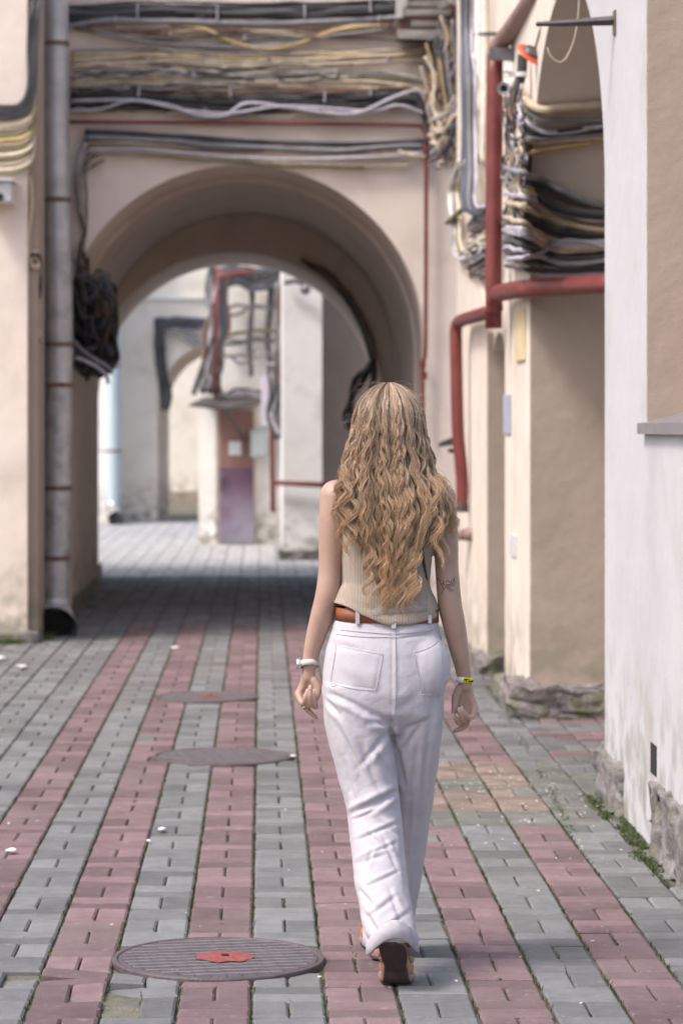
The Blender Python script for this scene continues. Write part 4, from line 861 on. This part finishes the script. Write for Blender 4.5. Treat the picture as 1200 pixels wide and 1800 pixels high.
# belt, loops
def band(z0c, z1c, rx, ry, cxx, cyy, name, m_, parent, tilt=0, n=72, th=.003, p=2.25):
    mb = MB(); vs = []
    for (z, e) in ((z0c, 0), (z0c, th), (z1c, th), (z1c, 0)):
        for k in range(n):
            a = 2*math.pi*k/n; c_, s_ = math.cos(a), math.sin(a)
            vs.append((cxx+(rx+e)*math.copysign(abs(c_)**(2/p), c_), cyy+(ry+e)*math.copysign(abs(s_)**(2/p), s_), z+tilt*c_))
    mb.add(vs, [(i*n+k, i*n+(k+1)%n, ((i+1)%4)*n+(k+1)%n, ((i+1)%4)*n+k) for i in range(4) for k in range(n)]); return mb.build(name, m_, parent, True)
zb = lambda y: EYE-(y-CY)*YB/F
belt = band(zb(1091), zb(1068), .1505, .1005, .3675, 7.872, 'belt', M['leather'], W, -.003, th=.0025)
for x, w, y0, y1 in ((626,7,1070,1092),(688,8,1084,1099),(752,6,1078,1092)):
    a = P(x, y0, YB); 
    u = (a.x-.3675)/.1535; dyy = .1075*math.sqrt(max(0, 1-abs(u)**2.25))**(2/2.25*1.0)
    q = MB(); q.box(a.x-w/2*YB/F, a.x+w/2*YB/F, 7.872-dyy-.006, 7.872-dyy+.004, zb(y1), zb(y0)); q.build('belt_loop', M['denim'], tr)
# hems
def hem(cx_, cy_, z_, rx, ry, lift, tilt, name='turned_hem'):
    mb = MB(); n = 64; vs = []
    for (dz, e) in ((.052, .0), (.050, .006), (.004, .009), (0, .004), (.003, -.002), (.05, -.004)):
        for k in range(n):
            a = 2*math.pi*k/n; c_, s_ = math.cos(a), math.sin(a)
            bk = max(0, -s_)**2
            wv = .004*noise.noise(Vector((c_*2.4, s_*2.4, z_*9)))
            vs.append((cx_+(rx+e+wv)*c_, cy_+(ry+e+wv)*s_, z_+dz+lift*bk+tilt*c_))
    mb.add(vs, [(i*n+k, i*n+(k+1)%n, ((i+1)%6)*n+(k+1)%n, ((i+1)%6)*n+k) for i in range(6) for k in range(n)]); return mb.build(name, M['denim2'], tr, True)
hem(.3725, 7.62, EYE-(1679-CY)*7.6/F, .067, .095, .062, .004)
hem(.381, 8.13, EYE-(1662-CY)*8.13/F, .067, .09, .0, 0)
# ---- tank top: shell around the torso
tp = MB(); n = 72
rows = [(1099,590,0),(1090,589,0)]
prof = [(.0,.0)]
TT = [(1089,585,770,.118),(1084,585,770,.119),(1078,586,769,.116),(1070,588,768,.113),(1062,590,766,.115),(1054,592,764,.111),(1046,595,760,.102),(1037,597,757,.101),(1030,599,755,.101),(1024,601,754,.097),(1005,600,756,.100),(980,600,758,.103),(950,600,761,.106),(925,600,763,.107),(905,601,762,.104),(890,603,760,.099),(872,606,757,.089),(860,612,752,.080),(850,625,742,.072)]
vs = []
for j, (y, l, r, dp) in enumerate(TT):
    z = zb(y); c0 = ((l+r)/2-CX)*YB/F; rx = (r-l)/2*YB/F+.001; 
    for k in range(n):
        a = 2*math.pi*k/n; c_, s_ = math.cos(a), math.sin(a)
        w_ = .0022*noise.noise(Vector((c_*3, s_*3, j*.9))) + .0012*noise.noise(Vector((c_*9, s_*9, j*.5)))
        dz = 0
        if j < 9:
            hy = float(np.interp(c_, [-1, -.7, -.35, 0, .4, .8, 1], [1056, 1064, 1080, 1096, 1093, 1086, 1082])) + 2*noise.noise(Vector((c_*3, s_*2, 4)))
            f_ = (1024-y)/(1024-1089.); dz = -(1024+(hy-1024)*f_-y)*YB/F
            w_ += .003*max(0, math.sin(f_*9.5+c_*1.5))*(f_ > .15)
        vs.append((c0+(rx+w_)*math.copysign(abs(c_)**(2/2.25), c_), 7.878+(dp+w_)*math.copysign(abs(s_)**(2/2.25), s_), z+dz))
m_ = len(TT); tp.add(vs, [(i*n+k, i*n+(k+1)%n, (i+1)*n+(k+1)%n, (i+1)*n+k) for i in range(m_-1) for k in range(n)])
tank = tp.build('tank_top', M['knit'], W, True)
so = tank.modifiers.new('s', 'SOLIDIFY'); so.thickness = .003; sb = tank.modifiers.new('b', 'SUBSURF'); sb.levels = sb.render_levels = 1
for s_ in (-1, 1):
    q = MB(); q.tube(cat([(cx+s_*.10,7.80,1.375),(cx+s_*.105,7.83,1.425),(cx+s_*.108,7.88,1.442),(cx+s_*.10,7.94,1.42),(cx+s_*.09,7.965,1.38)],5), .021, 10, flat=.35); q.build('shoulder_strap', M['knit'], tank, True)
tv = BVHTree.FromPolygons(vs, tp.f)
patch(tv, [(732,956),(741,962),(750,1020),(747,1016)], 'black_strap', M['ink'], W, .006, 4, 10)
patch(tv, [(640,1066),(748,1058),(748,1072),(652,1078)], 'loose_knit_stripe', mat('grey_beige_knit', (.27,.23,.205), .9, var=.2, scale=160), tank, .0035, 20, 3)
# ---- tattoo lines on the right arm
for pts in ([(766,1026),(768,1016),(771,1018),(773,1025),(777,1024),(778,1019)],[(777,1024),(781,1029),(785,1026),(790,1029),(794,1021),(796,1014)],[(774,1026),(777,1034),(773,1044)],[(784,1028),(790,1034),(795,1037)],[(781,1022),(786,1019),(789,1023),(792,1018)],[(782,1026),(788,1026),(793,1024)],[(796,1014),(797,1024),(794,1029)],[(778,1034),(783,1031),(788,1037),(792,1038)]):
    line_on(bvhb, pts, .0009, 'tattoo_line', M['ink'], body, .0002, 5)
# ---- watch and paper bracelet
def bracelet(c0, ax, rx, ry, h, th, name, m_, parent, a0=0, a1=360, n=48):
    ax = Vector(ax).normalized(); u = Vector((1, 0, 0)); u = (u-ax*u.dot(ax)).normalized(); w = ax.cross(u); c0 = Vector(c0); vs = []; N_ = n+1
    for (hh, e) in ((-h/2, 0), (-h/2, th), (h/2, th), (h/2, 0)):
        for k in range(N_):
            a = R(a0+(a1-a0)*k/n); vs.append(c0 + ax*hh + u*(rx+e)*math.cos(a) + w*(ry+e)*math.sin(a))
    mb = MB(); mb.add(vs, [(i*N_+k, i*N_+k+1, ((i+1)%4)*N_+k+1, ((i+1)%4)*N_+k) for i in range(4) for k in range(n)]); return mb.build(name, m_, parent, True)
wc = B(543, 1167, .024); wax = (-.06, .15, 1)
wt = bracelet(wc, (-.04, .32, 1), .0255, .0265, .017, .0022, 'watch', M['strap'], W)
q = MB(); q.tube([wc+Vector((-.0245, 0, -.001)), wc+Vector((-.0285, 0, -.001)), wc+Vector((-.0355, 0, 0)), wc+Vector((-.037, 0, 0))], [.016,.0175,.0175,.0155], 20); q.build('watch_case', M['silver'], wt, True)
for dx in (.004, .008, .012): q = MB(); q.ball(wc+Vector((dx, -.0285, .001-dx*.05)), (.0009,.001,.0012), 6, 4); q.build('strap_hole', M['ink'], wt)
bc = B(816, 1196, .026); bax = (.10, .12, 1)
wb = bracelet(bc, bax, .0235, .0245, .016, .0012, 'paper_wristband', M['yellow'], W)
bracelet(bc, bax, .0248, .0258, .0168, .0010, 'white_tape', M['paper'], wb, 180, 258)
bracelet(bc, bax, .0248, .0258, .0092, .0008, 'black_print', M['ink'], wb, 262, 345)
# small marks inside the black print stand for the unreadable letters
for i in range(6):
    a = R(268+i*11+(2 if i % 2 else 0)); q = MB(); c0 = bc+Vector((.0262*math.cos(a), .0273*math.sin(a), .001*i)); q.box(c0.x-.0011, c0.x+.0011, c0.y-.0004, c0.y+.0006, c0.z-.0026, c0.z+.0022); q.build('print_mark', M['yellow'], wb)
# ---- shoes
SO = [(-.130,.012),(-.124,.026),(-.105,.035),(-.07,.034),(-.03,.028),(.01,.033),(.05,.043),(.08,.046),(.105,.042),(.125,.031),(.137,.014)]
def shoe(bend, yaw, pos):
    root = thing('shoe', None, None); root.parent = W
    def T_(p):
        x, y, z = p                              # y forward, z up, ball at y=.04
        if y < .04:
            d = .04-y; f = min(1, d/.05); a = bend*f if d < .05 else bend
            y2 = .04 - d*math.cos(a) + z*math.sin(a); z2 = d*math.sin(a) + z*math.cos(a); y, z = y2, z2
        c, s_ = math.cos(yaw), math.sin(yaw); y -= .04
        return Vector(((x*c - y*s_)*1.18, (x*s_ + y*c)*1.08, z*1.08)) + pos
    def shell(rowsf, name, m_, inset=0):
        mb = MB(); ys = np.linspace(-.130, .137, 34); n_ = 20; vs = []
        for y in ys:
            hw = float(np.interp(y, [a for a, _ in SO], [c for _, c in SO])); z0, z1, sc = rowsf(y)
            cxo = .006*math.sin((y+.13)*12)
            for k in range(n_):
                a = 2*math.pi*k/n_; cc, ss = math.cos(a), math.sin(a)
                e = .35 if name == 'upper' else .22
                vs.append(T_((cxo+hw*sc*math.copysign(abs(cc)**e if ss < .2 else abs(cc)**.8, cc), y*(1 if name != 'upper' else .985), (z0+z1)/2+(z1-z0)/2*math.copysign(abs(ss)**.45, ss))))
        m2 = len(ys); mb.add(vs, [(i*n_+k, i*n_+(k+1)%n_, (i+1)*n_+(k+1)%n_, (i+1)*n_+k) for i in range(m2-1) for k in range(n_)]+[tuple(range(n_))[::-1], tuple((m2-1)*n_+k for k in range(n_))])
        return fixn(mb.build(name, m_, root, True))
    shell(lambda y: (0, .007, .93), 'sole', M['sole'])
    shell(lambda y: (.005, .032 if y < 0 else .026, 1.0), 'midsole', M['welt'])
    shell(lambda y: (.024, .095 if y < -.07 else .095-(y+.07)*.26 if y < .08 else max(.05-(y-.08)*.3, .034), .93), 'upper', M['tanleather'])
    shell(lambda y: (.055, .070 if y < -.02 else .06, .955) , 'heel_band', M['leather'])
    return root
# ball of the trailing shoe touches the ground under the camera-side leg
s1 = shoe(R(48), R(-6), Vector((.379, 7.665, .004))); s1['label'] = 'tan leather shoe with lifted heel showing its dark sole'
s2 = shoe(0, R(3), Vector((.352, 8.19, .004)))
# ---- hair
cz, rxh, ryh, rzh = 1.595, .101, .108, .128
HW = [(1.60,.374,.103),(1.57,.374,.108),(1.53,.372,.118),(1.50,.372,.127),(1.46,.373,.144),(1.42,.378,.163),(1.38,.386,.176),(1.34,.388,.174),(1.29,.384,.156),(1.24,.381,.124),(1.18,.379,.095),(1.12,.376,.070),(1.08,.374,.055),(1.03,.372,.05)]
HW = sorted((z, c, h*(.93 if 1.2 < z < 1.47 else 1)) for z, c, h in HW)
def hair_pt(phi, s_, dep, sh=0.0):
    """phi azimuth from straight back, s_ arc length from the crown in metres"""
    L0 = .170; cyh = 7.897
    if s_ < L0:
        th = s_/L0*math.pi/2; X = cx+rxh*math.sin(th)*math.sin(phi)*(1+dep*1.0); Y = cyh-ryh*math.sin(th)*math.cos(phi)*(1+dep); Z = cz+rzh*math.cos(th)*(1+dep*.6); return Vector((X, Y, Z))
    Z = cz-(s_-L0); c0, hw = interp(HW, Z); u = math.sin(phi)
    yb = interp([(1.0,7.775),(1.1,7.768),(1.2,7.758),(1.3,7.752),(1.4,7.765),(1.5,7.782),(1.595,7.789)], Z)[0]
    curl = (1-math.cos(phi))*(.108 if Z > 1.5 else .108-.05*min(1,(1.5-Z)/.12))
    return Vector((c0+u*hw*(1+dep*.2), yb+curl-dep*.16, Z))
rows_h = []
def strand(phi, dep, ln, ph, amp, wl, seg, conv, dphi, taper=True, seedv=0):
    pts = []
    for i in range(seg+1):
        s_ = .012+(ln-.012)*i/seg; f = s_/ln
        p = hair_pt(phi+dphi*(1-conv*f), s_, dep)
        g_ = min(1, max(0, (s_-.06)/.17)); k = 2*math.pi*(s_/wl)+ph + .9*math.sin(s_*17+seedv)
        p.x += amp*g_*math.sin(k); p.y += amp*.45*g_*math.cos(k*1.0+seedv*7) - .002*g_
        p.x += .012*noise.noise(Vector((phi*3, s_*7, seedv)))*g_; pts.append(p)
    return pts
def tubes_np(paths, radii, n, tints, name, m_, parent, jit=None):
    V = []; Fc = []; A = []; base = 0
    ca = [(math.cos(2*math.pi*k/n), math.sin(2*math.pi*k/n)) for k in range(n)]
    for pts, rr, tn in zip(paths, radii, tints):
        p = np.array([tuple(q) for q in pts]); m2 = len(p); d = np.gradient(p, axis=0); d /= np.linalg.norm(d, axis=1)[:,None]+1e-9
        u = np.cross(d, [0, 1, 0.01]); u /= np.linalg.norm(u, axis=1)[:,None]+1e-9; w = np.cross(d, u)
        ring = np.stack([p + (u*c + w*s_)*np.asarray(rr)[:,None] for c, s_ in ca], 1).reshape(-1,3); V.append(ring)
        i = np.arange(m2-1)[:,None]*n + np.arange(n)[None]; j = np.arange(m2-1)[:,None]*n + (np.arange(n)[None]+1)%n
        Fc.append(np.stack([i, j, j+n, i+n], -1).reshape(-1,4)+base); base += m2*n; A.append(np.full(m2*n, tn))
    V = np.concatenate(V); Fc = np.concatenate(Fc); A = np.concatenate(A)
    me = bpy.data.meshes.new(name); me.vertices.add(len(V)); me.vertices.foreach_set('co', V.reshape(-1)); me.loops.add(Fc.size); me.loops.foreach_set('vertex_index', Fc.reshape(-1))
    me.polygons.add(len(Fc)); me.polygons.foreach_set('loop_start', np.arange(len(Fc))*4); me.update(calc_edges=True); me.shade_smooth()
    at = me.attributes.new('tint', 'FLOAT', 'POINT'); at.data.foreach_set('value', A.astype('f')); me.materials.append(m_)
    o = bpy.data.objects.new(name, me); COL.objects.link(o); adopt(o, parent); return o
def hairmat(name, root_c, tip_c, dark_c, light_c):
    m = bpy.data.materials.new(name); m.use_nodes = True; nt = m.node_tree; N = nt.nodes; L = nt.links; b = N['Principled BSDF']
    b.inputs['Roughness'].default_value = .42; b.inputs['Specular IOR Level'].default_value = .45; b.inputs['Sheen Weight'].default_value = .1
    g = N.new('ShaderNodeNewGeometry'); sp = N.new('ShaderNodeSeparateXYZ'); L.new(g.outputs['Position'], sp.inputs[0])
    mr = N.new('ShaderNodeMapRange'); mr.inputs['From Min'].default_value = 1.05; mr.inputs['From Max'].default_value = 1.68; L.new(sp.outputs['Z'], mr.inputs['Value'])
    c1 = N.new('ShaderNodeMix'); c1.data_type = 'RGBA'; c1.inputs[6].default_value = (*tip_c, 1); c1.inputs[7].default_value = (*root_c, 1); L.new(mr.outputs[0], c1.inputs[0])
    at = N.new('ShaderNodeAttribute'); at.attribute_name = 'tint'; rp = N.new('ShaderNodeValToRGB'); L.new(at.outputs['Fac'], rp.inputs[0])
    rp.color_ramp.elements[0].color = (*dark_c, 1); rp.color_ramp.elements[1].color = (*light_c, 1)
    c2 = N.new('ShaderNodeMix'); c2.data_type = 'RGBA'; c2.blend_type = 'MULTIPLY'; c2.inputs[0].default_value = 1; L.new(c1.outputs[2], c2.inputs[6]); L.new(rp.outputs[0], c2.inputs[7]); L.new(c2.outputs[2], b.inputs['Base Color'])
    return m
M['hair'] = hairmat('blonde_hair', (.37, .265, .195), (.62, .405, .235), (.15, .12, .09), (1.5, 1.45, 1.36))
M['hairin'] = mat('hair_mass', (.16, .10, .055), .7, var=.2, scale=40)
# inner mass so nothing shows through; its dark colour holds the shade between locks
hm = MB(); na, ns = 40, 40; vs = []
for i in range(ns+1):
    s_ = .002 + .66*i/ns
    for k in range(na+1):
        ph = (-1+2*k/na)*R(100); lim = .66-.20*abs(math.sin(ph))**2.2; p = hair_pt(ph*(.93 if s_ > .17 else 1), min(s_, lim-.10 if s_ > .3 else s_), -.055 if s_ < .17 else -.09); vs.append(p)
w_ = na+1; hm.add(vs, [(i*w_+k, i*w_+k+1, (i+1)*w_+k+1, (i+1)*w_+k) for i in range(ns) for k in range(na)])
hair = thing('hair', None, None); hair.parent = W; hair['label'] = 'waist-length wavy golden blonde hair'
hi = hm.build('hair_mass', M['hairin'], hair, True)
paths, radii, tints = [], [], []; NC = 160
rnd = random.Random(11)
def length_at(phi):
    u = abs(math.sin(phi)) ; return .675 - .06*u - .17*u**3 
clumps = []
for c in range(NC):
    phi = R(-104+208*((c*.6180339)%1)); dep = rnd.uniform(-.13, .08)
    ln = length_at(phi)*rnd.uniform(.80, 1.06); 
    clumps.append((phi, dep, ln, rnd.uniform(0, 6.28), rnd.uniform(.0035, .0085), rnd.uniform(.056, .088), rnd.uniform(0, 1), rnd.uniform(0, 50)))
for (phi, dep, ln, ph, amp, wl_h, tn, sd_) in clumps:
    pts = strand(phi, dep-.02, ln*.98, ph, amp, wl_h, 46, .9, 0, seedv=sd_); m2 = len(pts)
    paths.append(pts); radii.append([.0036*(1-.75*max(0,(i/m2-.5)/.5)**1.3)*min(1, .3+i/8) for i in range(m2)]); tints.append(.12+.5*tn)
core = tubes_np(paths, radii, 7, tints, 'hair_locks', M['hair'], hair)
core['kind'] = 'stuff'
paths, radii, tints = [], [], []
for (phi, dep, ln, ph, amp, wl_h, tn, sd_) in clumps:
    for k in range(26):
        dphi = rnd.gauss(0, R(1.2 if k < 18 else 3.2)); l2 = ln*rnd.uniform(.80, 1.02)
        pts = strand(phi, dep+rnd.uniform(-.03, .035), l2, ph+rnd.gauss(0, .35), amp*rnd.uniform(.85, 1.15), wl_h*rnd.uniform(.985, 1.015), 44, .35, dphi, seedv=sd_)
        m2 = len(pts); paths.append(pts); radii.append([.0009*(1-.8*(i/m2)**3) for i in range(m2)]); tints.append(min(1, max(0, .15+.6*tn+rnd.gauss(.1, .2))))
st = tubes_np(paths, radii, 3, tints, 'hair_strands', M['hair'], hair); st['kind'] = 'stuff'
# separate side and end locks, flyaways
paths, radii, tints = [], [], []
def lock(pts, n_, sp_, r=.0009, amp=.008):
    for k in range(n_):
        o = Vector((rnd.gauss(0, sp_), rnd.gauss(0, sp_*.5), rnd.gauss(0, .006))); ph = rnd.gauss(0, .4); q = []
        c = cat(pts, 10); m2 = len(c); tl = rnd.uniform(.85, 1)
        for i, p in enumerate(c[:int(m2*tl)]):
            f = i/m2; q.append(p + o*(1-.3*f) + Vector((math.sin(f*len(pts)*2.2+ph)*amp, math.cos(f*len(pts)*2.2+ph)*amp*.5, 0)))
        paths.append(q); radii.append([r*(1-.8*(i/len(q))**3) for i in range(len(q))]); tints.append(rnd.uniform(.45, 1))
for x0, x1, y0, y1, d in ((604,586,820,940,-.10),(600,590,830,915,-.09),(606,600,840,985,-.11),(612,604,850,960,-.12),(778,802,840,935,-.06),(770,797,835,915,-.06),(768,784,840,985,-.10),(762,776,840,1005,-.12),(790,803,880,950,-.05),(622,610,880,1000,-.125),(756,770,880,980,-.12)):
    ys = np.linspace(y0, y1, 7); pts = [B(x0+(x1-x0)*i/6+(4 if i%2 else -4), y, d-.01*i/6*0) for i, y in enumerate(ys)]
    lock(pts, 16, .004)
for i in range(26):
    x = rnd.uniform(640, 735); y1 = rnd.uniform(1040, 1092); ys = np.linspace(960, y1, 6); dx = rnd.uniform(-10, 10)
    lock([B(x+dx*k/5+(4 if k%2 else -4), y, -.122-.002*rnd.random()) for k, y in enumerate(ys)], 9, .003)
for i in range(80):
    ph_ = rnd.uniform(-1.7, 1.7); s0 = rnd.uniform(.0, .16); p = hair_pt(ph_, s0+.001, .01); n0 = (p-Vector((cx, 7.9, 1.58))).normalized(); q = []; cu = Vector((rnd.gauss(0,1), rnd.gauss(0,1), rnd.gauss(0,.6)))*.03; L1 = rnd.uniform(.02, .075)
    side = Vector((math.sin(ph_), -math.cos(ph_)*.4, -.6)).normalized()
    for k in range(12):
        f = k/11; q.append(p + n0*L1*.42*math.sin(f*2.6) + side*L1*f + cu*f*f*.8)
    paths.append(q); radii.append([.0002]*12); tints.append(.95)
for i in range(70):
    y0 = rnd.uniform(740, 940); s_ = rnd.choice((-1, 1)); z = zb(y0); c0, hw = interp(HW, z); X0_ = c0+s_*hw*.96; q = []; L1 = rnd.uniform(.03, .08); a = rnd.uniform(-.2, .8)
    for k in range(12):
        f = k/11; q.append(Vector((X0_+s_*L1*f*math.cos(a)*.6+.004*math.sin(f*7+i), 7.83+rnd.uniform(-.001,.001), z-L1*f+.01*math.sin(f*5+i))))
    paths.append(q); radii.append([.0002]*12); tints.append(.95)
fl = tubes_np(paths, radii, 3, tints, 'loose_strands', M['hair'], hair); fl['kind'] = 'stuff'
# ------------------------------------------------------------------ grass, moss and litter
def blades(name, label, cat_, spots, n, hmin, hmax, spread, seed):
    r_ = random.Random(seed); mb = MB()
    for _ in range(n):
        x0, y0, x1, y1 = r_.choice(spots); t_ = r_.random(); x = x0+(x1-x0)*t_+r_.gauss(0, spread); y = y0+(y1-y0)*t_+r_.gauss(0, spread)
        if noise.noise(Vector((x*5, y*2.3, seed))) < -.12: continue
        if any((x-hx)**2+(y-hy)**2 < (hr-.01)**2 for hx, hy, hr in holes): continue
        h = r_.uniform(hmin, hmax); a = r_.uniform(0, 6.28); w = r_.uniform(.0012, .003); lx, ly = math.cos(a)*h*.6, math.sin(a)*h*.6
        z0 = -.02
        mb.add([(x-w*math.sin(a), y+w*math.cos(a), z0), (x+w*math.sin(a), y-w*math.cos(a), z0), (x+lx*.4+w*.6, y+ly*.4, z0+h*.7+.015), (x+lx, y+ly, z0+h+.012)], [(0,1,2),(1,3,2)])
    return tag(mb.build(name, M['grass']), label, cat_, kind='stuff')
js = [(X0+k*PITCH, 7.0, X0+k*PITCH, 20.5) for k in range(-5, 7)]
js2 = [(X0+k*PITCH+PITCH/2, 7.0, X0+k*PITCH+PITCH/2, 13.5) for k in range(-5, 6)]
blades('grass', 'short grass growing in the long joints of the paving', 'grass', js, 11000, .004, .014, .0022, 3)
blades('grass', 'sparse tiny moss tufts in the cross joints of the paving', 'grass', js2, 2200, .004, .012, .0022, 4)
blades('grass', 'lush green weeds at the foot of the white pier', 'grass', [(1.40,10.15,1.50,10.9),(1.45,10.1,1.47,10.95),(1.44,9.3,1.40,10.1),(1.40,10.9,1.42,11.6)], 3800, .004, .020, .018, 5)
blades('grass', 'weeds along the joint leading to the rear granite blocks', 'grass', [(1.24,11.0,1.36,14.7),(1.22,10.2,1.30,13.0),(1.36,14.6,2.2,14.62),(1.37,15,1.39,17)], 2200, .004, .015, .010, 6)
blades('grass', 'weeds and moss at the base of the left wall and downpipe', 'grass', [(-2.6,19.66,-1.65,19.68),(-1.64,19.7,-1.62,20.6)], 2000, .01, .05, .02, 8)
mb = MB(); r_ = random.Random(5)
for i in range(260):
    if i < 170: x, y = r_.gauss(1.12, .22), r_.gauss(11.5, .75)
    else: x, y = r_.uniform(-1.4, 1.4), r_.uniform(7.3, 17)
    if x > 1.43 or y < 7.1: continue
    s_ = r_.uniform(.002, .0075); a = r_.uniform(0, 6.28); z = .013; pts = []
    for k in range(5):
        t_ = a+k*1.2566; q = s_*r_.uniform(.6, 1.3); pts.append((x+q*math.cos(t_), y+q*math.sin(t_)*1.2, z+r_.uniform(0, .004)))
    mb.add([(x, y, z+.004)]+pts, [(0, 1+k, 1+(k+1) % 5) for k in range(5)])
tag(mb.build('petals', mat('petal', (.50,.48,.46), .8, var=.3, scale=60)), 'white petals and fluff scattered over the paving', 'petals', kind='stuff')
for (px_, py_, s_, lb) in ((19,1495,.022,'crumpled white paper scrap at the far left of the near paving'),(285,1457,.016,'white paper scrap on the grey stripe above the near manhole'),(262,1478,.009,'tiny white scrap in the joint left of the white paper scrap'),(308,1139,.030,'flat white scrap on the red stripe before the archway'),(38,1172,.045,'flat pale scrap on the grey paving at the left wall'),(4,1158,.05,'white sheet corner at the left edge of the paving'),(515,1329,.014,'small white scrap at the right rim of the middle manhole')):
    Yp_ = F*(EYE-.012)/(py_-CY); c0 = P(px_, py_, Yp_); mb = MB(); rr_ = random.Random(px_); vs = [(c0.x, c0.y, .016+s_*.25)]
    for k in range(9):
        a = 2*math.pi*k/9; q = s_*rr_.uniform(.7, 1.2); vs.append((c0.x+q*math.cos(a), c0.y+q*1.6*math.sin(a), .013+rr_.uniform(0, .3)*s_))
    vs += [(x, y, z-.002) for x, y, z in vs]
    mb.add(vs, [(0, 1+k, 1+(k+1) % 9) for k in range(9)]+[(10, 11+(k+1) % 9, 11+k) for k in range(9)]+[(1+k, 11+k, 11+(k+1)%9, 1+(k+1)%9) for k in range(9)])
    tag(mb.build('paper_scrap', M['paper']), lb, 'litter')
